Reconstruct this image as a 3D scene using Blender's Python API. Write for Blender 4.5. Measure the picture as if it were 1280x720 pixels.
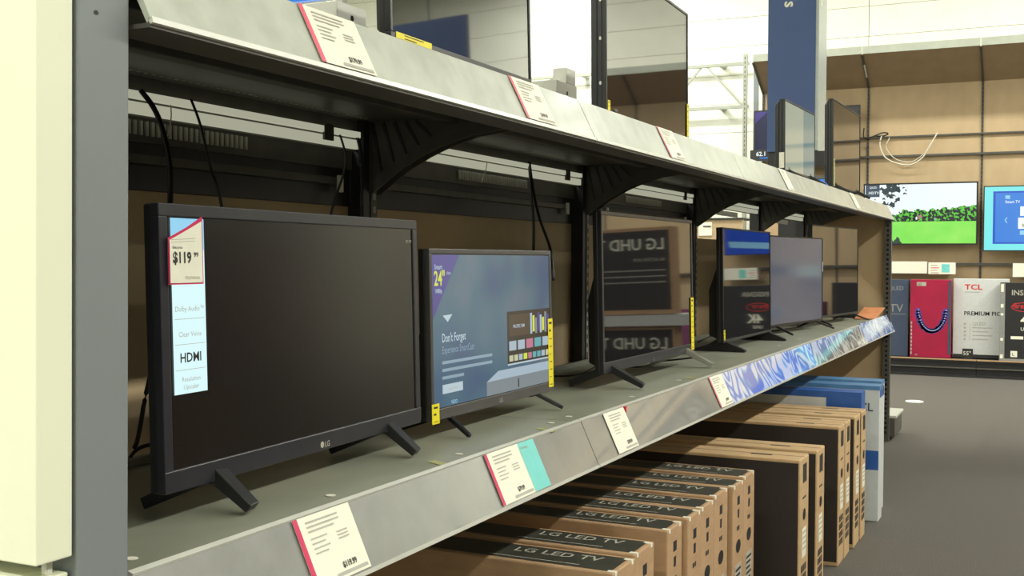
import bpy, math, random
from mathutils import Vector, Matrix, Euler
random.seed(7)
S = bpy.context.scene
for o in list(bpy.data.objects): bpy.data.objects.remove(o)
COL = S.collection
# ------------------------------------------------------------------ camera
CAM_M = Matrix(((0.9018, -0.0150, 0.4319), (0.4320, 0.0221, -0.9016), (0.0040, 0.9997, 0.0264)))
cd = bpy.data.cameras.new('camera'); cam = bpy.data.objects.new('camera', cd); COL.objects.link(cam)
cd.sensor_width = 36; cd.lens = 1398 / 1280 * 36; cd.clip_start = .05; cd.clip_end = 100
_a = Vector((670, -34, 1398)).normalized(); _b = Vector((2920, 50, -1398)); _b = (_b - _a * _a.dot(_b)).normalized(); _c = _b.cross(_a)
R = Matrix((_b, _a, _c))                 # world from (x right, y down, z forward)
cm = Matrix(((R[0][0], -R[0][1], -R[0][2]), (R[1][0], -R[1][1], -R[1][2]), (R[2][0], -R[2][1], -R[2][2])))
cam.matrix_world = Matrix.Translation((0, 0, 1.36)) @ cm.to_4x4()
S.camera = cam
# ------------------------------------------------------------------ world and exposure
W = bpy.data.worlds.new('store_air'); S.world = W; W.use_nodes = True
W.node_tree.nodes['Background'].inputs[0].default_value = (1, 1, .9, 1)
W.node_tree.nodes['Background'].inputs[1].default_value = .3
S.view_settings.view_transform = 'Standard'; S.view_settings.look = 'None'
S.view_settings.exposure = 0.0; S.view_settings.gamma = 1; S.view_settings.use_curve_mapping = False
# ------------------------------------------------------------------ ceiling lights (rows of tube fixtures)
LIGHT_ROWS = [(4.0, 190), (-6.0, 120), (9.5, 40)]
FRONT_FILL = [(-4.2, -3.2), (-.8, -3.2)]      # unseen fixtures added behind the camera to brighten the cream board
LIGHT_Y = [-1.5, 1.5, 4.5, 7.5, 10.5, 12.8]
LIGHT_COL = (1, 1, .905)
for rx, pw in LIGHT_ROWS:
    for ly in LIGHT_Y:
        l = bpy.data.lights.new('tube_light', 'AREA'); l.shape = 'RECTANGLE'; l.size = .22; l.size_y = 2.3
        l.energy = pw * (1.25 if ly > 12 else 1); l.color = LIGHT_COL
        o = bpy.data.objects.new('tube_light', l); COL.objects.link(o); o.location = (rx, ly, 5.74)

WASH = [(-7.2, 13.9), (-4.2, 13.9), (-1.2, 13.9), (1.8, 13.9), (4.8, 13.9)]     # unseen fixtures added along the back wall to brighten it
for wx, wy in WASH:
    l = bpy.data.lights.new('tube_light', 'AREA'); l.shape = 'RECTANGLE'; l.size = 2.3; l.size_y = .22; l.energy = 95; l.color = LIGHT_COL
    o = bpy.data.objects.new('tube_light', l); COL.objects.link(o); o.location = (wx, wy - 1.6, 5.74)
for wx, wy in FRONT_FILL:
    l = bpy.data.lights.new('tube_light', 'AREA'); l.shape = 'RECTANGLE'; l.size = 2.3; l.size_y = .22; l.energy = 230; l.color = LIGHT_COL
    o = bpy.data.objects.new('tube_light', l); COL.objects.link(o); o.location = (wx, wy, 5.74)
# ------------------------------------------------------------------ materials
def mat(name, col, rough=.6, metal=0, noise=0, nscale=30, bump=0, bscale=80, emit=0, coat=0, ior=1.5, spec=.5, stretch=(1, 1, 1), col2=None, alpha=1, trans=0, coatr=.05, contrast=(.35, .65)):
    m = bpy.data.materials.new(name); m.use_nodes = True; nt = m.node_tree; b = nt.nodes['Principled BSDF']
    b.inputs['Base Color'].default_value = (*col, 1); b.inputs['Roughness'].default_value = rough; b.inputs['Metallic'].default_value = metal
    b.inputs['IOR'].default_value = ior; b.inputs['Specular IOR Level'].default_value = spec
    b.inputs['Coat Weight'].default_value = coat; b.inputs['Coat Roughness'].default_value = coatr
    b.inputs['Alpha'].default_value = alpha; b.inputs['Transmission Weight'].default_value = trans
    if emit: b.inputs['Emission Color'].default_value = (*col, 1); b.inputs['Emission Strength'].default_value = emit
    if noise or bump or col2:
        tc = nt.nodes.new('ShaderNodeTexCoord'); mp = nt.nodes.new('ShaderNodeMapping'); mp.inputs['Scale'].default_value = stretch
        nt.links.new(tc.outputs['Object'], mp.inputs[0])
    if noise or col2:
        n = nt.nodes.new('ShaderNodeTexNoise'); n.inputs['Scale'].default_value = nscale; n.inputs['Detail'].default_value = 4
        nt.links.new(mp.outputs[0], n.inputs[0])
        r = nt.nodes.new('ShaderNodeValToRGB'); nt.links.new(n.outputs[0], r.inputs[0])
        c2 = col2 or tuple(min(1, c * (1 + noise)) for c in col); c1 = col if col2 else tuple(c * (1 - noise) for c in col)
        r.color_ramp.elements[0].color = (*c1, 1); r.color_ramp.elements[1].color = (*c2, 1)
        r.color_ramp.elements[0].position, r.color_ramp.elements[1].position = contrast
        nt.links.new(r.outputs[0], b.inputs['Base Color'])
    if bump:
        n2 = nt.nodes.new('ShaderNodeTexNoise'); n2.inputs['Scale'].default_value = bscale; n2.inputs['Detail'].default_value = 3
        nt.links.new(mp.outputs[0], n2.inputs[0]); bp = nt.nodes.new('ShaderNodeBump'); bp.inputs['Strength'].default_value = bump; bp.inputs['Distance'].default_value = .01
        nt.links.new(n2.outputs[0], bp.inputs['Height']); nt.links.new(bp.outputs[0], b.inputs['Normal'])
    return m
def srgb(r, g, b):
    return tuple(((c / 255) / 12.92 if c / 255 <= .04045 else ((c / 255 + .055) / 1.055) ** 2.4) for c in (r, g, b))
M = {}
M['carpet'] = mat('carpet', srgb(106, 102, 96), .95, noise=.45, nscale=260, bump=.6, bscale=300, spec=.1)
M['wall'] = mat('wall_white', srgb(242, 244, 230), .6, noise=.03, nscale=3)
M['ceil'] = mat('ceiling_white', srgb(215, 215, 200), .8, noise=.03, nscale=2)
M['white_steel'] = mat('white_steel', srgb(166, 170, 156), .5, noise=.05, nscale=9)
M['tan'] = mat('tan_panel', srgb(186, 162, 126), .65, noise=.05, nscale=6, stretch=(1, 1, .5))
M['tan_dark'] = mat('tan_hood', srgb(160, 138, 108), .6, noise=.05, nscale=6)
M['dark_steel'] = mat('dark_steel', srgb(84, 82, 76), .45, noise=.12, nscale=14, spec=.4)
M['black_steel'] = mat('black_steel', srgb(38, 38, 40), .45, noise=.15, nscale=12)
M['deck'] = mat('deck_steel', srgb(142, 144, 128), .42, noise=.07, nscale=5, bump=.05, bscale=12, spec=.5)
M['lip'] = mat('price_channel_grey', srgb(131, 131, 127), .35, noise=.08, nscale=9, bump=.15, bscale=14, coat=1, coatr=.04)
M['lip_up'] = mat('price_channel_scuffed', srgb(186, 190, 178), .45, noise=.10, nscale=14, bump=.2, bscale=22, coat=.6, coatr=.15)
M['edge'] = mat('channel_edge', srgb(205, 205, 195), .3, noise=.03)
M['post'] = mat('post_grey', srgb(128, 134, 136), .5, noise=.04, nscale=3)
M['cream'] = mat('cream_panel', srgb(238, 240, 214), .5, noise=.02, nscale=3)
M['rail'] = mat('white_rail', srgb(232, 232, 222), .4, noise=.03)
M['black_plastic'] = mat('black_plastic', srgb(30, 30, 33), .38, noise=.1, nscale=20)
M['gloss_bezel'] = mat('bezel_dark', srgb(44, 44, 50), .3, noise=.08, nscale=20)
M['grey_bezel'] = mat('bezel_grey', srgb(74, 72, 72), .35, noise=.06, nscale=20)
M['silver'] = mat('silver_plastic', srgb(170, 168, 162), .3, metal=.6, noise=.04)
M['scr_gloss'] = mat('screen_glossy', (.006, .006, .008), .03, noise=.1, ior=2.0, spec=.62)
M['scr_matte'] = mat('screen_matte', (.010, .008, .008), .22, noise=.1, ior=1.5, spec=.5)
M['white'] = mat('paper_white', srgb(236, 234, 216), .6, noise=.02, nscale=40)
M['ink'] = mat('ink', srgb(40, 38, 38), .6, noise=.05)
M['ink_grey'] = mat('ink_grey', srgb(178, 176, 166), .6, noise=.05)
M['pink'] = mat('tag_pink', srgb(205, 24, 84), .5, noise=.04)
M['pinkish'] = mat('tag_pink_pale', srgb(228, 96, 120), .5, noise=.04)
M['aqua'] = mat('tag_aqua', srgb(112, 206, 200), .5, noise=.04)
M['yellow'] = mat('label_yellow', srgb(240, 222, 30), .5, noise=.04)
M['tape'] = mat('tape_yellow', srgb(176, 176, 110), .4, noise=.1)
M['card'] = mat('cardboard', srgb(180, 146, 110), .75, noise=.07, nscale=14, bump=.08, bscale=60, stretch=(1, 1, 3))
M['card_lt'] = mat('cardboard_light', srgb(196, 164, 122), .75, noise=.06, nscale=14, bump=.08, bscale=60, stretch=(1, 1, 3))
M['card_print'] = mat('carton_black_print', srgb(58, 58, 50), .5, noise=.15, nscale=18)
M['card_dark'] = mat('carton_dark_side', srgb(46, 40, 36), .6, noise=.08, nscale=8)
M['lav'] = mat('print_pale_grey', srgb(176, 172, 158), .6, noise=.05)
M['carton_white'] = mat('carton_white', srgb(206, 208, 206), .5, noise=.03)
M['carton_blue'] = mat('carton_blue', srgb(44, 92, 168), .45, noise=.1, nscale=20)
M['carton_teal'] = mat('carton_steel_blue', srgb(84, 130, 176), .45, noise=.1, nscale=20)
M['carton_slate'] = mat('carton_slate', srgb(58, 70, 92), .5, noise=.06)
M['carton_magenta'] = mat('carton_magenta', srgb(160, 8, 58), .45, noise=.08, nscale=6)
M['carton_black'] = mat('carton_black', srgb(34, 34, 36), .45, noise=.08)
M['carton_grey'] = mat('carton_grey', srgb(140, 140, 136), .5, noise=.06)
M['red'] = mat('print_red', srgb(214, 40, 50), .5, noise=.05)
M['purple_bead'] = mat('print_violet', srgb(78, 62, 150), .5, noise=.1)
M['column_blue'] = mat('column_blue', srgb(70, 92, 138), .6, noise=.04, nscale=4)
M['column_side'] = mat('column_side', srgb(176, 184, 178), .3, noise=.05)
M['cable'] = mat('cable_black', srgb(22, 22, 24), .5, noise=.1)
M['cable_w'] = mat('cable_white', srgb(205, 200, 180), .5, noise=.05)
M['orange'] = mat('print_orange', srgb(206, 136, 92), .5, noise=.12, nscale=30)
M['carton_plum'] = mat('carton_plum', srgb(120, 56, 100), .5, noise=.08)
M['bead_light'] = mat('print_pale_violet', srgb(150, 160, 214), .5, noise=.05)
M['maroon'] = mat('carton_maroon', srgb(200, 50, 36), .5, noise=.08)
M['olive'] = mat('carton_olive', srgb(140, 150, 60), .5, noise=.08)
M['hole'] = mat('hole_dark', srgb(18, 16, 16), .9, noise=.1)
def emi(name, col, s=1.0, rough=.15):
    m = mat(name, (.01, .01, .012), rough, noise=.05); b = m.node_tree.nodes['Principled BSDF']
    b.inputs['Emission Color'].default_value = (*col, 1); b.inputs['Emission Strength'].default_value = s; return m
M['e_white'] = emi('lit_white', srgb(206, 236, 238), 1.15)
M['e_cyan'] = emi('lit_cyan', srgb(120, 226, 226), 1.1)
M['e_blue'] = emi('lit_blue', srgb(52, 124, 212), 1.1)
M['e_blue2'] = emi('lit_deep_blue', srgb(30, 78, 190), 1.1)
M['e_sky'] = emi('lit_sky', srgb(150, 210, 240), 1.0)
M['e_navy'] = emi('lit_navy', srgb(30, 34, 72), .8)
M['e_purple'] = emi('lit_purple', srgb(74, 62, 146), .8)
M['e_lime'] = emi('lit_lime', srgb(214, 222, 70), .9)
M['e_text'] = emi('lit_text', srgb(196, 216, 226), .8)
M['e_dimtext'] = emi('lit_text_dim', srgb(146, 172, 190), .8)
M['e_dark'] = emi('lit_dark', srgb(40, 34, 34), .6)
M['e_brown'] = emi('lit_brown', srgb(74, 58, 46), .7)
M['e_counter'] = emi('lit_grey', srgb(136, 148, 154), .75)
M['e_tile'] = emi('lit_tile', srgb(176, 196, 212), .8)
M['e_tile2'] = emi('lit_tile_teal', srgb(96, 176, 186), .8)
M['e_tile3'] = emi('lit_tile_pink', srgb(200, 120, 150), .8)
M['e_tile4'] = emi('lit_tile_cream', srgb(206, 210, 170), .8)
M['e_full'] = emi('lit_full_white', srgb(235, 248, 245), 1.1)
M['scr_soft'] = emi('screen_soft_blue', srgb(62, 78, 104), .75, .1)
M['e_rail'] = emi('rail_glow', srgb(225, 225, 198), .5)  # added glow standing in for light that reaches the rail, not a lamp
M['e_pale'] = emi('reflection_pale', srgb(168, 182, 166), .75, .05)  # pale and teal glow paint in the wall's reflection on a screen
M['e_teal'] = emi('reflection_teal', srgb(116, 146, 148), .75, .05)
M['e_tube'] = emi('tube_white', (1, .98, .86), 4)
def mat_smart():                        # the lit smart-TV page: slate to teal wash with soft blotches
    m = emi('lit_page', (0, 0, 0), .85); nt = m.node_tree; b = nt.nodes['Principled BSDF']
    tc = nt.nodes.new('ShaderNodeTexCoord'); n = nt.nodes.new('ShaderNodeTexNoise'); n.inputs['Scale'].default_value = 5; n.inputs['Detail'].default_value = 1
    nt.links.new(tc.outputs['Object'], n.inputs[0]); r = nt.nodes.new('ShaderNodeValToRGB'); nt.links.new(n.outputs[0], r.inputs[0])
    e = r.color_ramp.elements; e[0].position = .3; e[0].color = (*srgb(58, 84, 120), 1); e[1].position = .7; e[1].color = (*srgb(98, 112, 130), 1)
    k = e.new(.5); k.color = (*srgb(70, 104, 124), 1)
    nt.links.new(r.outputs[0], b.inputs['Emission Color']); return m
M['e_page'] = mat_smart()
def mat_park():                         # the television picture: pale sky, hedge line, bright lawn
    m = emi('lit_park', (0, 0, 0), 1.05); nt = m.node_tree; b = nt.nodes['Principled BSDF']; L = nt.links
    tc = nt.nodes.new('ShaderNodeTexCoord'); sp = nt.nodes.new('ShaderNodeSeparateXYZ'); L.new(tc.outputs['Generated'], sp.inputs[0])
    def noise(s, d=5):
        n = nt.nodes.new('ShaderNodeTexNoise'); n.inputs['Scale'].default_value = s; n.inputs['Detail'].default_value = d; L.new(tc.outputs['Object'], n.inputs[0]); return n.outputs[0]
    def math(op, a, c):
        k = nt.nodes.new('ShaderNodeMath'); k.operation = op
        for i, v in enumerate((a, c)):
            if isinstance(v, (int, float)): k.inputs[i].default_value = v
            else: L.new(v, k.inputs[i])
        return k.outputs[0]
    def mix(f, c1, c2):
        k = nt.nodes.new('ShaderNodeMixRGB'); L.new(f, k.inputs[0])
        for i, v in ((1, c1), (2, c2)):
            if isinstance(v, tuple): k.inputs[i].default_value = (*v, 1)
            else: L.new(v, k.inputs[i])
        return k.outputs[0]
    x, z = sp.outputs[0], sp.outputs[2]
    lawn = mix(noise(4), srgb(90, 214, 60), srgb(168, 240, 110))
    leaf = mix(math('GREATER_THAN', math('ADD', noise(30, 6), math('MULTIPLY', z, .35)), .70), srgb(24, 34, 36), srgb(92, 196, 58))
    hedge_top = math('ADD', math('ADD', .38, math('MULTIPLY', noise(9, 5), .34)), math('MULTIPLY', math('SUBTRACT', x, .5), .14))
    hedge = math('LESS_THAN', z, hedge_top)
    sky = srgb(236, 250, 250)
    tree = math('GREATER_THAN', math('SUBTRACT', math('ADD', noise(16, 6), math('MULTIPLY', z, .30)), math('MULTIPLY', math('ABSOLUTE', math('SUBTRACT', x, .24), 0), 1.6)), .68)
    c = mix(tree, sky, srgb(30, 50, 56)); c = mix(hedge, c, leaf)
    c = mix(math('LESS_THAN', z, .37), c, lawn)
    c = mix(math('GREATER_THAN', math('ADD', noise(11, 4), math('MULTIPLY', math('ADD', x, z), -1.9)), -.12), c, srgb(32, 60, 52))
    L.new(c, b.inputs['Emission Color']); return m
M['e_park'] = mat_park()
def mat_swirl(name, ca, cb, cc, sc):    # screen reflections in the channel plastic, painted as marbled swirls
    m = mat(name, ca, .25, coat=1, noise=.01); nt = m.node_tree; b = nt.nodes['Principled BSDF']; L = nt.links
    tc = nt.nodes.new('ShaderNodeTexCoord'); w = nt.nodes.new('ShaderNodeTexNoise'); w.inputs['Scale'].default_value = sc * 1.6; w.inputs['Detail'].default_value = 1; w.inputs['Distortion'].default_value = 1.2
    L.new(tc.outputs['Object'], w.inputs[0]); k1 = nt.nodes.new('ShaderNodeMath'); k1.operation = 'MULTIPLY'; k1.inputs[1].default_value = 42; L.new(w.outputs[0], k1.inputs[0])
    k2 = nt.nodes.new('ShaderNodeMath'); k2.operation = 'SINE'; L.new(k1.outputs[0], k2.inputs[0]); k3 = nt.nodes.new('ShaderNodeMath'); k3.operation = 'MULTIPLY_ADD'; k3.inputs[1].default_value = .5; k3.inputs[2].default_value = .5; L.new(k2.outputs[0], k3.inputs[0])
    r = nt.nodes.new('ShaderNodeValToRGB'); L.new(k3.outputs[0], r.inputs[0])
    e = r.color_ramp.elements; e[0].color = (*ca, 1); e[0].position = .1; e[1].color = (*cc, 1); e[1].position = .8; k = e.new(.5); k.color = (*cb, 1)
    L.new(r.outputs[0], b.inputs['Base Color']); return m
M['reflect_swirl_blue'] = mat_swirl('reflect_swirl_blue', srgb(84, 122, 226), srgb(130, 190, 250), srgb(222, 228, 255), 2.4)
M['reflect_swirl_grey'] = mat_swirl('reflect_swirl_grey', srgb(110, 106, 104), srgb(150, 148, 144), srgb(222, 218, 214), 2.6)

# ------------------------------------------------------------------ mesh helpers
FR = {}
class MB:
    def __init__(s, tf=None): s.v = []; s.f = []; s.m = []; s.mats = []; s.tf = tf; s.sm = []
    def mi(s, m):
        if m not in s.mats: s.mats.append(m)
        return s.mats.index(m)
    def add(s, vs, fs, m, smooth=False):
        k = len(s.v); i = s.mi(m)
        for p in vs:
            p = Vector(p); s.v.append(s.tf(p) if s.tf else p)
        for f in fs: s.f.append([k + q for q in f]); s.m.append(i); s.sm.append(smooth)
        return s
    def box(s, x0, x1, y0, y1, z0, z1, m):
        vs = [(x, y, z) for x in (x0, x1) for y in (y0, y1) for z in (z0, z1)]
        return s.add(vs, [(0, 1, 3, 2), (4, 6, 7, 5), (0, 4, 5, 1), (2, 3, 7, 6), (0, 2, 6, 4), (1, 5, 7, 3)], m)
    def quad(s, a, b, c, d, m): return s.add([a, b, c, d], [(0, 1, 2, 3)], m)
    def prism(s, poly, axis, a0, a1, m):          # poly: 2-D outline in the two other axes
        n = len(poly); vs = []
        for a in (a0, a1):
            for p, q in poly:
                vs.append({'x': (a, p, q), 'y': (p, a, q), 'z': (p, q, a)}[axis])
        fs = [tuple(range(n))[::-1], tuple(range(n, 2 * n))] + [(i, (i + 1) % n, n + (i + 1) % n, n + i) for i in range(n)]
        return s.add(vs, fs, m)
    def bar(s, p, q, w0, h0, w1, h1, m):          # tapered rectangular bar
        p = Vector(p); q = Vector(q); d = (q - p).normalized(); u = d.cross(Vector((0, 0, 1)))
        u = Vector((1, 0, 0)) if u.length < 1e-4 else u.normalized(); n = u.cross(d)
        vs = []
        for c, w, h in ((p, w0, h0), (q, w1, h1)):
            for a, b in ((-1, -1), (1, -1), (1, 1), (-1, 1)): vs.append(c + u * a * w / 2 + n * b * h / 2)
        return s.add(vs, [(3, 2, 1, 0), (4, 5, 6, 7), (0, 1, 5, 4), (1, 2, 6, 5), (2, 3, 7, 6), (3, 0, 4, 7)], m)
    def tube(s, pts, r, m, n=8, closed=True):
        pts = [Vector(p) for p in pts]; rings = []
        for i, p in enumerate(pts):
            d = (pts[min(i + 1, len(pts) - 1)] - pts[max(i - 1, 0)]).normalized()
            u = d.cross(Vector((0, 0, 1))); u = d.cross(Vector((1, 0, 0))) if u.length < .2 else u; u.normalize(); w = d.cross(u)
            rings.append([p + (u * math.cos(t) + w * math.sin(t)) * r for t in [2 * math.pi * k / n for k in range(n)]])
        vs = [v for rg in rings for v in rg]; fs = []
        for i in range(len(pts) - 1):
            for k in range(n): fs.append((i * n + k, i * n + (k + 1) % n, (i + 1) * n + (k + 1) % n, (i + 1) * n + k))
        fs += [tuple(range(n))[::-1], tuple(range((len(pts) - 1) * n, len(pts) * n))]
        return s.add(vs, fs, m, True)
    def disc(s, c, u, v, ru, rv, m, n=16):
        c = Vector(c); u = Vector(u); v = Vector(v)
        return s.add([c + u * math.cos(2 * math.pi * k / n) * ru + v * math.sin(2 * math.pi * k / n) * rv for k in range(n)], [tuple(range(n))], m)
    def text(s, t, org, u, v, size, m, align='LEFT', bold=0, sx=1):
        vs, fs, w = glyphs(t, bold); off = {'LEFT': 0, 'CENTER': -w / 2, 'RIGHT': -w}[align]
        org = Vector(org); u = Vector(u).normalized(); v = Vector(v).normalized()
        return s.add([org + u * ((x + off) * size * sx) + v * (y * size) for x, y in vs], fs, m)
    def build(s, name, parent=None, bevel=0, frame=None):
        lo = Vector([min(v[i] for v in s.v) for i in range(3)]); hi = Vector([max(v[i] for v in s.v) for i in range(3)])
        c = Vector(((lo.x + hi.x) / 2, (lo.y + hi.y) / 2, lo.z))
        me = bpy.data.meshes.new(name); me.from_pydata([v - c for v in s.v], [], s.f)
        for mm in s.mats: me.materials.append(mm)
        me.polygons.foreach_set('material_index', s.m); me.polygons.foreach_set('use_smooth', s.sm); me.update()
        o = bpy.data.objects.new(name, me); COL.objects.link(o)
        if parent: o.parent = parent; o.location = c - FR[parent]
        else: o.location = c
        FR[o] = c
        if name in ('end_icons', 'carton_lettering', 'perforated_strip'): o['kind'] = 'stuff'
        if bevel:
            b = o.modifiers.new('edge', 'BEVEL'); b.width = bevel; b.segments = 2; b.limit_method = 'ANGLE'; b.angle_limit = .6
        return o
_G = {}
def glyphs(t, bold=0):
    if (t, bold) in _G: return _G[(t, bold)]
    cu = bpy.data.curves.new('lettering', 'FONT'); cu.body = t; cu.size = 1; cu.resolution_u = 2; cu.offset = bold
    ob = bpy.data.objects.new('lettering', cu); COL.objects.link(ob)
    bpy.context.view_layer.update()
    me = ob.evaluated_get(bpy.context.evaluated_depsgraph_get()).to_mesh()
    vs = [(v.co.x, v.co.y) for v in me.vertices]; fs = [tuple(p.vertices) for p in me.polygons]
    w = max([x for x, y in vs] or [0]); ob.evaluated_get(bpy.context.evaluated_depsgraph_get()).to_mesh_clear()
    bpy.data.objects.remove(ob); bpy.data.curves.remove(cu)
    _G[(t, bold)] = (vs, fs, w); return _G[(t, bold)]
def thing(name, label, cat, loc=(0, 0, 0), rz=0, group=None, local=False):
    o = bpy.data.objects.new(name, None); o.empty_display_size = .1; COL.objects.link(o); o.location = loc; o.rotation_euler = (0, 0, rz)
    FR[o] = Vector((0, 0, 0)) if local else Vector(loc)
    return tag(o, label, cat, group)
def tag(o, label, cat, group=None):
    o['label'] = label; o['category'] = cat
    if group: o['group'] = group
    return o
def struct(o): o['kind'] = 'structure'; return o
X3, Y3, Z3 = (1, 0, 0), (0, 1, 0), (0, 0, 1)

# ------------------------------------------------------------------ room shell
struct(MB().box(-12, 12, -6, 15, -.1, 0, M['carpet']).build('floor'))
struct(MB().box(-12, 12, -6, 15, 6.2, 6.3, M['ceil']).build('ceiling'))
struct(MB().box(-12.1, -12, -6, 15, 0, 6.2, M['wall']).build('wall_left'))
struct(MB().box(12, 12.1, -6, 15, 0, 6.2, M['wall']).build('wall_right'))
struct(MB().box(-12, 12, -6.1, -6, 0, 6.2, M['wall']).build('wall_front'))
wb = struct(MB().box(-12, 12, 15.03, 15.1, 0, 6.2, M['white_steel']).build('wall_back'))
seams = [-12, -7.1, -2.12, 2.85, 7.8, 12]
k = 0
while k * .385 < 6.15:                        # horizontal metal wall panels with recessed joints
    z0 = k * .385; z1 = min(6.2, z0 + .379)
    for a, b in zip(seams, seams[1:]):
        MB().box(a + .004, b - .004, 15.0, 15.03, z0, z1, M['wall']).build('wall_panel', wb)
    k += 1
# open steel joist fixed against the back wall
tr = thing('steel_joist', 'pale open-web steel joist crossing the white wall left of the tan display', 'joist', (-5, 14.82, 3.39))
MB().box(-8.3, -3.62, 14.79, 14.84, 3.945, 3.985, M['white_steel']).build('top_chord', tr)
MB().box(-8.3, -3.62, 14.79, 14.84, 3.375, 3.415, M['white_steel']).build('bottom_chord', tr)
for x in (-8.0, -6.0, -4.0):
    for z in (3.965, 3.395): MB().box(x - .03, x + .03, 14.84, 15.0, z - .02, z + .02, M['white_steel']).build('wall_bracket', tr)
x = -3.70
while x > -8.1:
    MB().bar((x, 14.815, 3.40), (x - .50, 14.815, 3.96), .025, .025, .025, .025, M['white_steel']).build('web_bar', tr)
    MB().bar((x - .56, 14.815, 3.96), (x - 1.06, 14.815, 3.40), .025, .025, .025, .025, M['white_steel']).build('web_bar', tr)
    x -= 1.10
for i, (rx, pw) in enumerate(LIGHT_ROWS):
    for j, ly in enumerate(LIGHT_Y):
        f = thing('ceiling_light', 'long white tube light fixture hanging over the store aisles, out of the frame', 'light', (rx, ly, 5.76), 0, 'tube lights under the ceiling')
        MB().box(rx - .14, rx + .14, ly - 1.2, ly + 1.2, 5.78, 5.86, M['rail']).build('housing', f)
        for s_ in (-1, 1): MB().bar((rx, ly + s_ * .9, 5.86), (rx, ly + s_ * .9, 6.2), .01, .01, .01, .01, M['dark_steel']).build('hanger_rod', f)
for wx, wy in WASH:
    f = thing('ceiling_light', 'white tube light fixture added along the back wall to brighten it, out of the frame', 'light', (wx, wy - 1.6, 5.76), 0, 'added tube lights along the back wall')
    MB().box(wx - 1.2, wx + 1.2, wy - 1.74, wy - 1.46, 5.78, 5.86, M['rail']).build('housing', f)
    for s_ in (-1, 1): MB().bar((wx + s_ * .9, wy - 1.6, 5.86), (wx + s_ * .9, wy - 1.6, 6.2), .01, .01, .01, .01, M['dark_steel']).build('hanger_rod', f)
for wx, wy in FRONT_FILL:
    f = thing('ceiling_light', 'white tube light fixture added behind the camera to brighten the cream board, out of the frame', 'light', (wx, wy, 5.76), 0, 'added tube lights behind the camera')
    MB().box(wx - 1.2, wx + 1.2, wy - .14, wy + .14, 5.78, 5.86, M['rail']).build('housing', f)
    for s_ in (-1, 1): MB().bar((wx + s_ * .9, wy, 5.86), (wx + s_ * .9, wy, 6.2), .01, .01, .01, .01, M['dark_steel']).build('hanger_rod', f)

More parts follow.
